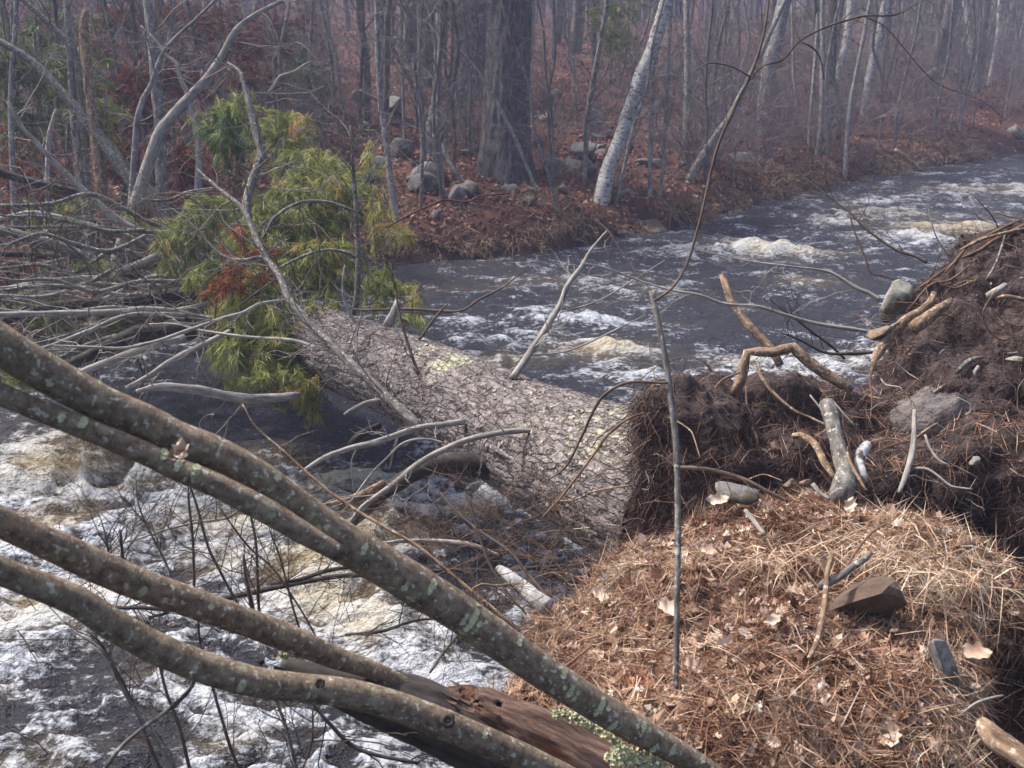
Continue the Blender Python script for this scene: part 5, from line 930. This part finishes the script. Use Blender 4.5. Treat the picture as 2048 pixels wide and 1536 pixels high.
pp_, ff_ = scatter(VP, QP, 5000, kpp * (fpc[:, 2] < 1.5) * (fpn[:, 2] > .25)); ribbons(mb, pp_ + fpn[ff_] * .008, np.cross(fpn[ff_], NR.normal(size=pp_.shape)), NR.uniform(.05, .11, len(pp_)), np.full(len(pp_), .0024), NR.normal(0, .15, pp_.shape), np.clip(NR.normal(.45, .2, len(pp_)), 0, 1)); mb.build('needle_litter', M['straw'], kind='stuff')

# ------------------------------------------------------------------ the far bank
def standing(pts, mat, name, lb, ct='tree', d=None, tw=None, sides=10, rough=.04, group=None, flare=0, dd=0.0, wob=.3, ext=True):
    "a tree traced from its base pixel upward; the base stands where that pixel meets the ground"
    p0, d0 = hit(pts[0][0], pts[0][1]); left_ = pts[0][0] < 420 and d0 > 9.6 and mat.name != 'maple_bark_'
    if left_: d0 = 9.6 + .4 * (pts[0][0] % 3); c0_ = W(pts[0][0], pts[0][1], d0)
    tt = thing(name, lb, ct, W(pts[0][0], pts[0][1], d0), group)
    if ext: q = pts[-1]; q2 = pts[-2]; L_ = math.hypot(q[0] - q2[0], q[1] - q2[1]) or 1; e = 300 / L_; pts = list(pts) + [(q[0] + (q[0] - q2[0]) * e * .5, q[1] + (q[1] - q2[1]) * e * .5, q[2] * .93), (q[0] + (q[0] - q2[0]) * e, q[1] + (q[1] - q2[1]) * e, q[2] * .85)]
    P, Rr = trace(pts, d0, d0 + dd, max(.05, d0 * .006)); P = wobble(P, wob * Rr.mean(), 1.5, R.random() * 60)
    ax = unit(P[0] - P[2]); dn = .35
    if left_: dn = max(.35, (P[0][2] - max(0, gz(P[0][0], P[0][1])) + .2) / max(.35, -ax[2]))
    P = np.vstack([P[0] + ax * dn, P[0] + ax * dn * .5, P]); Rr = np.concatenate([[Rr[0] * 1.15, Rr[0] * 1.08], Rr])
    if flare: hh = np.linalg.norm(P - P[1], axis=1); Rr = Rr * (1 + flare * np.exp(-hh / .5))
    mb = MB(); tube(mb, P, Rr, sides, .5, rough, seed=R.random() * 40, rs=5); mb.build('trunk', mat, tt)
    if tw: mb = MB(); sprout(mb, P, Rr, *tw); mb.build('branches', M['thinbark'], tt, kind='stuff')
    return tt
def giant(pts, name, lb, seed):
    p0, d0 = hit(pts[0][0], pts[0][1]); tt = thing(name, lb, 'tree', W(pts[0][0], pts[0][1], d0)); P, Rr = trace(pts, d0, d0, .08); P = np.vstack([P[0] - [0, 0, .5], P]); Rr = np.concatenate([[Rr[0] * 1.2], Rr])
    n = len(P); m = 80; th = np.arange(m) / m * 2 * math.pi; s = P[:, 2]; bc = np.stack([np.cos(th)[None] * Rr[:, None], np.sin(th)[None] * Rr[:, None], np.repeat(s[:, None], m, 1)], -1).reshape(-1, 3) + seed
    hh = np.clip(P[:, 2] - P[1, 2], 0, None).repeat(m); fl_ = 1 + .16 * np.exp(-hh / .35) * (1 + .8 * np.cos(5 * np.tile(th, n) + seed)); r = Rr.repeat(m) * fl_ + .022 * (1 - np.abs(fbm(bc * np.array([9, 9, 1.1]), 4)) * 5) + .01 * fbm(bc * np.array([24, 24, 7]), 3)
    V = P.repeat(m, 0) + np.c_[r * np.tile(np.cos(th), n), r * np.tile(np.sin(th), n), np.zeros(n * m)]; i = np.arange(n - 1)[:, None] * m; j = np.arange(m)[None]; mb = MB(); mb.add(V, np.stack([i + j, i + (j + 1) % m, i + m + (j + 1) % m, i + m + j], -1).reshape(-1, 4), None, .5, bc); mb.build('trunk', M['pinebark'], tt); return tt
giant([(1010, 352, 100), (1012, 250, 90), (1016, 120, 88), (1019, 0, 87), (1020, -220, 84), (1022, -500, 80)], 'pine_tree', 'huge straight furrowed pine trunk nearest the water on the far bank', 1.0)
giant([(935, 196, 72), (940, 120, 64), (943, 0, 62), (944, -200, 60), (946, -460, 56)], 'pine_tree', 'second large dark pine trunk just behind and left of the huge one', 5.0)
ST = [([(1203, 402, 34), (1215, 350, 31), (1231, 301, 29), (1265, 205, 28), (1282, 150, 28), (1303, 103, 27), (1322, 40, 27), (1335, -10, 26)], 'birch', 'birch_tree', 'white peeling birch leaning right over the far bank', (5, .9, .012, 1), 14),
      ([(862, 318, 20), (860, 280, 19), (862, 246, 18), (872, 191, 17), (877, 103, 16), (879, 0, 15)], 'greybark', 'maple_tree', 'pale mottled slim tree just left of the huge pine', (8, 1.2, .010, 2), 10),
      ([(797, 480, 20), (790, 430, 17), (783, 376, 13), (776, 318, 12), (766, 239, 12), (761, 205, 11), (755, 100, 10), (753, 0, 9)], 'greybark', 'maple_tree', 'crooked thin grey tree at the water edge beside the green boughs', (9, 1.1, .008, 2), 9),
      ([(1379, 360, 17), (1398, 325, 17), (1416, 297, 16), (1440, 262, 15), (1461, 232, 14), (1495, 164, 12), (1520, 110, 10)], 'greybark', 'leaning_tree', 'grey tree leaning right behind the upper part of the sapling', (6, .9, .008, 1), 9),
      ([(1520, 268, 34), (1529, 205, 32), (1539, 137, 30), (1553, 68, 29), (1570, 0, 28)], 'greybark', 'maple_tree', 'thickest pale trunk standing right of the leaning grey tree', (7, 1.2, .012, 2), 12),
      ([(1372, 325, 17), (1374, 250, 15), (1375, 171, 14), (1374, 80, 13), (1374, 0, 12)], 'greybark', 'maple_tree', 'upright grey tree right of the white birch', (8, 1.2, .009, 2), 9),
      ([(1299, 395, 10), (1301, 300, 9), (1306, 154, 8), (1310, 60, 7)], 'greybark', 'thin_tree', 'thin straight pole tree right of the birch foot, left one of two', (7, .9, .006, 1), 7), ([(1320, 388, 9), (1328, 290, 9), (1333, 205, 8), (1340, 60, 7)], 'greybark', 'thin_tree', 'thin pole tree right of the birch foot, right one of two', (7, .9, .006, 1), 7),
      ([(1660, 240, 17), (1668, 190, 17), (1676, 154, 17), (1693, 85, 16), (1703, 0, 16)], 'birch', 'birch_tree', 'slim greyish birch in the clump right of the thickest pale trunk', (7, 1.2, .009, 2), 9), ([(1727, 242, 18), (1741, 147, 18), (1758, 68, 18), (1772, 0, 17)], 'birch', 'birch_tree', 'right-leaning pale birch at the right end of the clump', (7, 1.2, .009, 2), 9),
      ([(1946, 172, 12), (1944, 110, 12), (1939, 68, 11), (1929, 0, 11)], 'birch', 'birch_tree', 'distant white birch near the right edge, left of two', (7, 1.5, .009, 2), 8), ([(1978, 170, 10), (1990, 110, 10), (1996, 60, 9), (2001, 0, 9)], 'birch', 'birch_tree', 'distant white birch near the right edge, right of two', (7, 1.5, .009, 2), 8),
      ([(1635, 310, 12), (1642, 240, 11), (1645, 171, 11), (1645, 68, 10)], 'greybark', 'thin_tree', 'thin grey stem left in the birch clump', (8, .9, .006, 1), 7), ([(1618, 303, 9), (1620, 240, 8), (1626, 180, 8), (1634, 60, 7)], 'greybark', 'thin_tree', 'thinnest stem at the left edge of the birch clump', (8, .9, .006, 1), 7),
      ([(1690, 355, 9), (1693, 290, 9), (1702, 200, 8), (1712, 150, 8), (1731, 51, 8)], 'greybark', 'thin_tree', 'slender stem rising from the water edge in front of the birch clump', (8, .9, .006, 1), 7), ([(1665, 262, 20), (1662, 180, 20), (1665, 68, 19), (1666, 0, 18)], 'dark', 'maple_tree', 'dark trunk in the middle of the birch clump', (6, 1.1, .009, 2), 9),
      ([(1585, 258, 6), (1594, 212, 6), (1587, 154, 6), (1585, 60, 5)], 'greybark', 'thin_tree', 'thin curved sapling right of the thickest pale trunk', (7, .8, .005, 1), 6), ([(1190, 140, 12), (1188, 90, 12), (1187, 0, 12)], 'dark', 'maple_tree', 'dark slim trunk on the slope between the huge pine and the white birch', (6, 1.2, .01, 2), 8),
      ([(690, 250, 9), (680, 180, 9), (672, 120, 9), (655, 60, 8)], 'greybark', 'thin_tree', 'thin lichen-spotted tree left of the crooked one', (8, 1.0, .007, 2), 7), ([(810, 290, 7), (806, 180, 7), (803, 40, 6)], 'greybark', 'thin_tree', 'thin pole right of the crooked grey tree', (6, .9, .006, 1), 6), ([(917, 100, 8), (915, 40, 8), (914, 0, 8)], 'greybark', 'thin_tree', 'thin stem touching the left side of the second pine', (3, .9, .006, 1), 6),
      # left bank, in and behind the fallen crown
      ([(325, 430, 40), (300, 395, 40), (273, 369, 36), (232, 318, 30), (191, 263, 24), (150, 212, 20), (113, 171, 18), (68, 126, 16), (30, 100, 15), (-20, 75, 14)], 'grey', 'leaning_tree', 'thick grey trunk bending up to the upper left corner', (12, 1.0, .010, 2), 11),
      ([(170, 300, 14), (160, 180, 13), (147, 99, 12), (103, 51, 12), (48, 0, 12)], 'grey', 'leaning_tree', 'grey trunk slanting off the top left above the thick bent one', (9, 1.0, .009, 2), 8), ([(322, 330, 22), (318, 239, 20), (312, 190, 19), (308, 137, 19), (301, 68, 18), (294, 0, 17)], 'greybark', 'maple_tree', 'upright grey trunk in the rusty needles', (10, 1.0, .009, 2), 9),
      ([(300, 318, 24), (318, 267, 23), (345, 232, 22), (369, 205, 21), (410, 161, 17), (441, 116, 14), (478, 55, 12), (547, 10, 9), (600, -10, 6)], 'pale', 'leaning_tree', 'forked pale grey tree sweeping up to the right', (12, .9, .009, 2), 10),
      ([(396, 412, 15), (396, 370, 14), (398, 325, 14), (393, 267, 12), (379, 205, 11), (372, 180, 10), (362, 161, 9), (352, 126, 8), (335, 113, 7), (308, 79, 6), (281, 51, 4)], 'pale', 'dead_snag', 'bleached white forked snag in the middle of the left bank', (5, .5, .006, 0), 8),
      ([(270, 290, 13), (274, 240, 13), (285, 200, 12), (301, 171, 10), (330, 100, 8), (400, 30, 6)], 'greybark', 'thin_tree', 'curved stem left of the bleached snag', (9, .9, .007, 1), 8), ([(164, 362, 17), (156, 300, 16), (147, 239, 15), (140, 120, 13)], 'greybark', 'maple_tree', 'upright grey trunk behind the thick bent one', (7, .9, .008, 1), 8),
      ([(96, 328, 11), (99, 273, 11), (113, 219, 7)], 'pale', 'dead_snag', 'short pale snag at the far left', (2, .3, .005, 0), 7), ([(172, 110, 22), (168, 60, 20), (172, 20, 14)], 'tan', 'dead_snag', 'snapped tan trunk with splintered top at the upper left', None, 8), ([(25, 320, 12), (22, 200, 11), (30, 60, 10)], 'greybark', 'thin_tree', 'grey stem at the left edge of the picture', (8, .9, .007, 1), 7),
      ([(475, 160, 9), (500, 60, 8), (520, -20, 7)], 'greybark', 'thin_tree', 'thin slanting stem above the dark green bough', (8, 1.0, .006, 2), 7), ([(575, 250, 8), (560, 120, 8), (580, 0, 7)], 'greybark', 'thin_tree', 'thin stem behind the top of the green boughs', (8, 1.0, .006, 2), 7)]
for pts, mt, nm_, lb, tw, sd_ in ST: standing(pts, M[mt], nm_, lb, tw=tw, sides=sd_, ext=not nm_.startswith('dead'), rough=.05)
# side branch of the snag, fallen poles on the bank
PL = [('fallen_pole', 'dead thin pole leaning across the huge pine trunk', [(1075, 385, 6), (1060, 349, 7), (1036, 290, 8), (1012, 239, 8), (995, 205, 8), (975, 171, 7), (945, 130, 6), (917, 99, 5)], 'greybark', -.9), ('fallen_pole', 'dead pole lying down the bank left of the huge pine', [(955, 400, 7), (906, 335, 9), (880, 290, 8), (866, 268, 6)], 'greybark', .1),
      ('fallen_pole', 'white stub leaning out of the rusty needles', [(328, 320, 12), (362, 290, 13), (403, 249, 13), (412, 228, 10), (408, 170, 6)], 'pale', -.3), ('fallen_pole', 'pale crooked dead branch above the dark green bough', [(535, 186, 5), (548, 172, 7), (560, 154, 7), (588, 144, 6), (605, 132, 5), (625, 121, 4)], 'pale', -2.0),
      ('fallen_pole', 'thin bowed dead branch below the crooked pale one', [(510, 185, 3), (581, 188, 4), (620, 184, 4), (648, 171, 3)], 'pale', -2.0), ('fallen_pole', 'splintered pale log lying on the water edge under the birch clump', [(1790, 300, 7), (1815, 318, 9), (1835, 335, 8), (1848, 342, 6)], 'tan', -.6), ('fallen_pole', 'bleached side shoot of the white snag', [(382, 203, 6), (395, 170, 6), (404, 147, 6), (406, 125, 4), (403, 103, 3)], 'pale', -.1),
      ('fallen_pole', 'short slanted grey pole on the slope left of the second pine', [(720, 180, 6), (745, 195, 8), (765, 208, 7)], 'pale', -.3)]
for nm_, lb, pts, mt, off in PL:
    d0 = hit(pts[0][0], pts[0][1])[1]; d0 = min(d0, 15) + off; P, Rr = trace(pts, d0, d0 + .2); tt = thing(nm_, lb, 'branch' if 'branch' in lb else 'pole', P[0]); mb = MB(); tube(mb, wobble(P, .02, 2, R.random() * 9), Rr, 7, .5, .05); mb.build('wood', M[mt], tt); mb = MB(); sprout(mb, P, Rr, 5, .4, .005, 0); mb.build('side_twigs', M['thinbark'], tt, kind='stuff')
# rocks on the far bank
RK = [(1190, 247, 52, 62, 'tall pointed grey rock on the slope between the pine and the birch', .15), (1168, 304, 74, 32, 'long flat grey rock left of the birch foot', 0), (1105, 331, 34, 48, 'leaning oval grey rock right of the huge pine', -.5), (1182, 342, 34, 44, 'grey rock touching the left of the birch foot', -.5), (913, 393, 48, 44, 'blocky grey rock low on the bank left of the pine roots', 0), (838, 368, 62, 40, 'mossy rock low on the bank by the crooked tree', 0),
      (935, 232, 22, 52, 'narrow slab rock standing tilted left of the huge pine', .55), (948, 258, 24, 34, 'small rock just right of the narrow tilted slab', -.2), (845, 198, 26, 30, 'small grey boulder high on the slope behind the mottled tree', 0), (787, 215, 60, 46, 'rounded grey boulder behind the crooked thin tree', 0), (722, 198, 36, 28, 'grey boulder left of the rounded one', 0), (1030, 352, 26, 20, 'pale stone in the huge pine\'s roots', 0), (893, 285, 20, 16, 'pinkish stone on the slope left of the pine', 0),
      (1308, 457, 78, 34, 'smooth dark boulder at the water line below the birch', 0), (1250, 468, 40, 20, 'low wet rock left of the smooth dark boulder', 0), (1420, 206, 44, 34, 'brown boulder on the slope behind the leaning grey tree', 0), (304, 365, 66, 50, 'rounded pinkish-grey boulder in the rusty needles', 0), (265, 412, 50, 30, 'grey boulder below the thick bent trunk', 0), (793, 78, 64, 30, 'far grey boulder high up the slope', 0), (1074, 285, 20, 30, 'slim rock close to the right of the huge pine', .2),
      (870, 430, 36, 20, 'low rock near the water left of the dead pole', 0), (1125, 380, 28, 18, 'small rock on the bank between pine and birch', 0), (1060, 400, 34, 22, 'half-buried stone below the huge pine', 0), (985, 395, 24, 16, 'small stone below the left root of the huge pine', 0), (1345, 430, 30, 14, 'wet stone right of the smooth dark boulder', 0), (730, 260, 40, 26, 'grey rock behind the top of the green boughs', 0), (1095, 205, 40, 24, 'brown rock on the slope right of the huge pine trunk', 0), (820, 145, 40, 18, 'low rock on the upper slope', 0),
      (1420, 330, 26, 18, 'small rock at the foot of the leaning grey tree', 0), (1240, 380, 22, 20, 'stone right of the birch foot', 0), (2030, 262, 36, 22, 'tan rock on the far right bank', 0)]
for k, (px, py, w_, h_, lb, tl) in enumerate(RK):
    p, d = hit(px, py + h_ * .4); s_ = d / FPX / 2; rock('rock', M['rockmound' if 'brown' in lb or 'dark' in lb else 'rock'], W(px, py, d), (w_ * s_ * 1.08, w_ * s_ * .8, h_ * s_ * 1.15), 40 + k, lb, rot=R.random() * 3, tiltx=tl)
for k in range(46):
    px = R.uniform(690, 1500); py = R.uniform(150, 400); p, d = hit(px, py); sd, fb = shore(np.array([p[:2]]))
    if sd[0] < .3 or d > 32: continue
    q = R.uniform(.09, .26); rock('rock', M['rock'], p + [0, 0, q * .1], (q * R.uniform(.8, 1.5), q, q * R.uniform(.5, 1.0)), 200 + k, 'grey boulder half buried in leaves on the far bank slope', 'half-buried boulders on the far bank slope', rot=R.random() * 3, tiltx=R.gauss(0, .3))
# leaf litter, grass tufts and moss over the bank
cen = V_ = None
VG = np.c_[P2, height(P2)]; QG = Q2; gc = VG[QG].mean(1); sdg, fbg = shore(gc); rg_ = np.hypot(gc[:, 0], gc[:, 1]); angg = np.degrees(np.arctan2(gc[:, 0], gc[:, 1]))
FNG = np.cross(VG[QG[:, 3]] - VG[QG[:, 0]], VG[QG[:, 1]] - VG[QG[:, 0]]); FNG /= np.linalg.norm(FNG, axis=1)[:, None]; FNG *= np.sign(FNG[:, 2:3])
kg = (fbg & (sdg > -.05) & (rg_ < 45) & (np.abs(angg) < 36)) * np.minimum(1, (15 / np.maximum(rg_, 1)) ** 1.6)
pl, fl2 = scatter(VG, QG, 46000, kg); nl = FNG[fl2] + NR.normal(0, .4, (len(pl), 3)); nl /= np.linalg.norm(nl, axis=1)[:, None]
mb = MB(); leaves(mb, pl + FNG[fl2] * NR.uniform(.0, .05, (len(pl), 1)), nl, NR.uniform(.05, .12, len(pl)), np.clip(.35 + .22 * NR.normal(size=len(pl)) + .6 * fbm(pl * .9, 3), 0, 1), .9, simple=True); mb.build('leaf_litter', M['farleaf'], kind='stuff', smooth=False)
kgr = (fbg & (sdg > -.12) & (sdg < 1.2) & (rg_ < 26)) * (.12 + sstep(-.15, .3, fbm(gc * 1.1, 2))) * (1 + 2 * (sdg < .25)); pg, fg = scatter(VG, QG, 1700, kgr); pg = np.repeat(pg, 14, 0) + NR.normal(0, .05, (1700 * 14, 3)) * [1, 1, 0]; d = NR.normal(0, .5, pg.shape) + np.array([.1, -.5, .8]); bd = np.zeros_like(pg); bd[:, 2] = -NR.uniform(.3, .9, len(pg))
mb = MB(); ribbons(mb, pg, d, NR.uniform(.15, .40, len(pg)), np.full(len(pg), .008), bd, NR.random(len(pg))); mb.build('dry_grass', M['grass'], kind='stuff')
kn = (~fbg & (sdg > .02) & (rg_ < 5.5) & (gc[:, 1] > 1.6)) * 1.0; litter(VG, QG, FNG, kn, 22000, 900, 'needle_litter', lean=np.zeros(3))
# rusty dead needles over the left bank
def stems(t, regs, r):
    for (px, py, d, rx, ry, _c, _t) in regs[:3]:
        c = W(px, py, d); top = c + np.array([.1, 0, ry * d / FPX * .9]); b_ = np.array([c[0] - .15, c[1] + .1, max(-.2, gz(c[0], c[1])) - .15]); mb = MB(); P, Rr = resample([b_, (b_ + top) / 2 + NR.normal(0, .08, 3), top], [r, r * .75, r * .25], .15)
        tube(mb, wobble(P, .05, 1.3, R.random() * 40), Rr, 7, .5, .05); sprout(mb, P, Rr, 8, .6, .008, 1); mb.build('trunk', M['greybark'], t)
def rust(regs, lb):
    t = thing('dead_pine', lb, 'tree', W(regs[0][0], regs[0][1], regs[0][2])); stems(t, regs, .035); bough(regs, 'dead_foliage', t, M['deadneedle'], 56, .11, .0050, .2)
rust([(60, 350, 12, 80, 60, 126, .35), (40, 300, 12.5, 60, 40, 63, .4), (120, 400, 11.5, 70, 40, 84, .3), (30, 560, 9.6, 50, 70, 63, .3), (60, 430, 10.5, 60, 30, 56, .35)], 'low dead pine with rust-brown needles at the far left')
rust([(270, 200, 13, 90, 80, 182, .4), (350, 150, 14, 90, 60, 126, .35), (250, 330, 12, 60, 50, 84, .45), (380, 330, 12, 50, 60, 70, .35), (290, 40, 16, 130, 40, 126, .6)], 'dead pine with red-brown needles round the upright grey trunk')
rust([(480, 90, 16, 100, 70, 154, .3), (560, 60, 18, 90, 60, 112, .25), (420, 40, 17, 100, 40, 112, .4), (520, 160, 15, 70, 40, 63, .25)], 'dead pine with maroon needles behind the sweeping forked tree')
rust([(130, 60, 17, 120, 60, 112, .45), (200, 110, 15, 60, 40, 63, .5), (330, 420, 11, 50, 30, 42, .4), (640, 200, 17, 50, 60, 42, .2)], 'dead pine with dull orange needles at the top left')
def greens(regs, lb, nm='pine_sapling', tone=None):
    t = thing(nm, lb, 'tree', W(regs[0][0], regs[0][1], regs[0][2])); stems(t, regs, .04); bough(regs, 'foliage', t, M['needle'], 56, .11, .0050, .25)
greens([(60, 150, 11, 120, 80, 95, .08), (150, 170, 11.5, 90, 80, 70, .12), (195, 230, 10.5, 55, 50, 32, .40), (70, 90, 12.5, 100, 50, 50, .12), (190, 280, 10.5, 40, 30, 14, .45), (50, 250, 11, 90, 50, 40, .08), (120, 60, 14, 120, 50, 40, .1)], 'green pine bough hanging in the upper left corner')
greens([(610, 160, 16, 50, 40, 49, .05), (590, 110, 17, 40, 30, 35, .05)], 'small dark green young pine right of the rusty needles')
greens([(1235, 80, 22, 60, 45, 98, .25), (1250, 20, 23, 80, 30, 84, .3), (1220, 50, 24, 60, 40, 56, .2)], 'bright green young pine behind the birch')
greens([(1600, 40, 30, 120, 60, 126, .1), (1850, 40, 32, 150, 60, 154, .08), (1720, 130, 26, 40, 40, 35, .15), (1650, 200, 22, 30, 25, 20, .1)], 'dark green pines high behind the right bank trees')
greens([(1980, 60, 34, 120, 70, 126, .05), (1480, 60, 32, 70, 50, 70, .12)], 'dim green pines at the top right corner')

# bushes and background trees, copied from a few
def make_bush(k):
    t = thing('bare_bush', 'bare grey-brown twiggy bush on the far bank', 'bush', (0, 0, -50), 'bare bushes on the far bank'); mb = MB()
    for _ in range(9): grow(mb, [R.gauss(0, .12), R.gauss(0, .12), -.05], [R.gauss(0, .5), R.gauss(0, .5), 1], R.uniform(.8, 1.6), R.uniform(.006, .012), 2, 3, 7, .45, 6, kl=.6)
    mb2 = [mb.build('twigs', M['bushwood'], t, kind='stuff')]
    return t
def make_tree(k):
    t = thing('background_tree', 'bare thin grey tree standing in the dim woods behind the far bank', 'tree', (0, 0, -50), 'bare trees in the woods behind the far bank'); h = 9; r = R.uniform(.05, .11) * (1.5 if k % 3 == 0 else 1); pts = [[0, 0, -.6]]; x = y = 0
    for q in range(9): x += R.gauss(0, .10); y += R.gauss(0, .10); pts.append([x, y, h * (q + 1) / 9])
    P, Rr = resample(pts, np.linspace(r, r * .55, 10), .3); mb = MB(); tube(mb, P, Rr, 7, .5, .03); o = mb.build('trunk', M['thinbark'], t)
    mb = MB(); sprout(mb, P, Rr, 13, 1.5, .016, 2, t0=.12, t1=.7, kids=3, up=.4); mb.build('branches', M['thinbark'], t, kind='stuff')
    for c in t.children: c.location = (0, 0, 0)
    return t
def rebase(t):
    for c in t.children:
        me = c.data; n = len(me.vertices); a_ = np.zeros(n * 3, np.float32); me.vertices.foreach_get('co', a_); a_ = a_.reshape(-1, 3); a_[:, 2] -= 50; me.vertices.foreach_set('co', a_.ravel()); me.update()
bushes = [make_bush(k) for k in range(5)]; trees = [make_tree(k) for k in range(7)]
for t in bushes + trees: rebase(t)
def place(protos, spots, what, jit=.25):
    for k, (x, y, s_) in enumerate(spots):
        pr_ = protos[k % len(protos)]; z_ = gz(x, y) - .05; rz = R.uniform(0, 6.28); sc__ = s_ * R.uniform(1 - jit, 1 + jit)
        c_, s__ = math.cos(PITCH), math.sin(PITCH); d_ = y * c_ + (3 - z_) * s__; px_ = 1024 + FPX * x / d_
        i_ = int(np.searchsorted([330, 700, 960, 1190, 1370, 1560, 1800], px_)); where = ['at the far left behind the fallen crown', 'behind the green boughs', 'left of the huge pine', 'between huge pine and white birch', 'right of the white birch', 'behind the leaning grey tree', 'about the birch clump', 'at the far right'][i_]
        band = ' near the water' if d_ < 17 else (' halfway back' if d_ < 30 else ' far back'); lab_ = what + ' ' + where + ',' + band
        pr_['label'] = lab_ if k < len(protos) else pr_['label']
        if k >= len(protos): o_ = dup(pr_, (x, y, z_), rz, sc__, label=lab_, group=what + ' ' + where); continue
        pr_['group'] = what + ' ' + where
        if k < len(protos): pr_.location = (x, y, z_); pr_.rotation_euler = (0, 0, rz); pr_.scale = (sc__,) * 3
sp = []
while len(sp) < 210:
    px = R.uniform(-60, 2100); py = R.uniform(40, 330) if px < 1300 else R.uniform(90, 360); p, d = hit(px, py)
    if d > 60 or d < 11: continue
    sd, fb = shore(np.array([p[:2]]))
    if sd[0] < .5 or (px < 650 and d < 15 and R.random() < .7) or (px < 1370 and 650 < px and R.random() < (.88 if d < 22 else .6)): continue
    sp.append((p[0], p[1], R.uniform(.5, 1.0) * (1 if d < 16 else 1.3) * (1.0 if px > 1350 else .7)))
place(bushes, sp, 'bare twiggy bush')
sp = []
while len(sp) < 150:
    d = R.uniform(18, 62); x = R.uniform(-.62, .62) * d; p = (x, d); sd, fb = shore(np.array([p]))
    if sd[0] < 2.5 or (sd[0] < 6 and R.random() < .5): continue
    sp.append((x, d, R.uniform(.8, 1.4)))
place(trees, sp, 'thin bare grey tree')
def make_pole(k):
    t = thing('thin_tree', 'thin leafless sapling', 'tree', (0, 0, -50), 'leafless saplings'); h = R.uniform(5, 7.5); r = R.uniform(.016, .034); pts = [[0, 0, -.4]]; x = y = 0; lx = R.gauss(0, .09)
    for q in range(9): x += R.gauss(lx, .07); y += R.gauss(0, .06); pts.append([x, y, h * (q + 1) / 9])
    P, Rr = resample(pts, np.linspace(r, r * .5, 10), .25); mb = MB(); tube(mb, P, Rr, 6, .5, .03); mb.build('trunk', M['greybark' if k % 3 else 'thinbark'], t)
    mb = MB(); sprout(mb, P, Rr, 22, .9, .007, 2, t0=.06, t1=.75, kids=4, up=.3); mb.build('branches', M['thinbark'], t, kind='stuff'); return t
poles = [make_pole(k) for k in range(8)]
for t in poles: rebase(t)
sp = []
while len(sp) < 95:
    px = R.uniform(-40, 2090); py = R.uniform(120, 430); p, d = hit(px, py); sd, fb = shore(np.array([p[:2]]))
    if sd[0] < .25 or not fb[0] or d > 32 or (960 < px < 1090 and d < 19) or (680 < px < 1360 and R.random() < .55) or (px < 650 and R.random() < .7) or (1480 < px < 1800 and R.random() < .6): continue
    sp.append((p[0], p[1], R.uniform(.7, 1.3)))
place(poles, sp, 'thin leafless sapling')
# the far wood: one dim mass of stems and twigs
mb = MB()
for k in range(1200):
    d = R.uniform(45, 105); x = R.uniform(-.75, .75) * d; z_ = 3.0 + (d - 45) * .055; h = R.uniform(5, 12); r = R.uniform(.04, .16); a_ = R.gauss(0, .06) * h
    P = np.array([[x, d, z_ - 2.5], [x + a_ * .5, d, z_ + h * .5], [x + a_, d, z_ + h]]); tube(mb, P, [r, r * .8, r * .4], 3, .5, 0, cap=False)
    for q in range(7): zz = z_ + R.uniform(0, h * .8); L_ = R.uniform(.6, 2.2); sg = R.choice([-1, 1]); tube(mb, np.array([[x, d, zz], [x + sg * L_ * .5, d + R.uniform(-.5, .5), zz + L_ * .4], [x + sg * L_, d, zz + L_ * R.uniform(.2, 1)]]), [.03, .02, .01], 3, .5, 0, cap=False)
o = mb.build('far_wood', M['bushwood'], kind='stuff'); tag(o, 'distant leafless wood closing the view behind the bank', 'wood')

# the hazy air over the stream
mb = MB(); x0, x1, y0, y1, z0, z1 = -95., 95., -4., 125., -2., 24.
mb.add([[x0, y0, z0], [x1, y0, z0], [x1, y1, z0], [x0, y1, z0], [x0, y0, z1], [x1, y0, z1], [x1, y1, z1], [x0, y1, z1]], [[0, 3, 2, 1], [4, 5, 6, 7], [0, 1, 5, 4], [1, 2, 6, 5], [2, 3, 7, 6], [3, 0, 4, 7]])
hm = bpy.data.materials.new('haze_air'); hm.use_nodes = True; ht = hm.node_tree; ht.nodes.remove(ht.nodes['Principled BSDF']); pv = ht.nodes.new('ShaderNodeVolumePrincipled')
pv.inputs['Color'].default_value = (.64, .69, 1.0, 1); pv.inputs['Density'].default_value = .003; pv.inputs['Anisotropy'].default_value = .2
ht.links.new(pv.outputs[0], ht.nodes['Material Output'].inputs['Volume']); hz = mb.build('haze', hm, smooth=False); hz['kind'] = 'stuff'
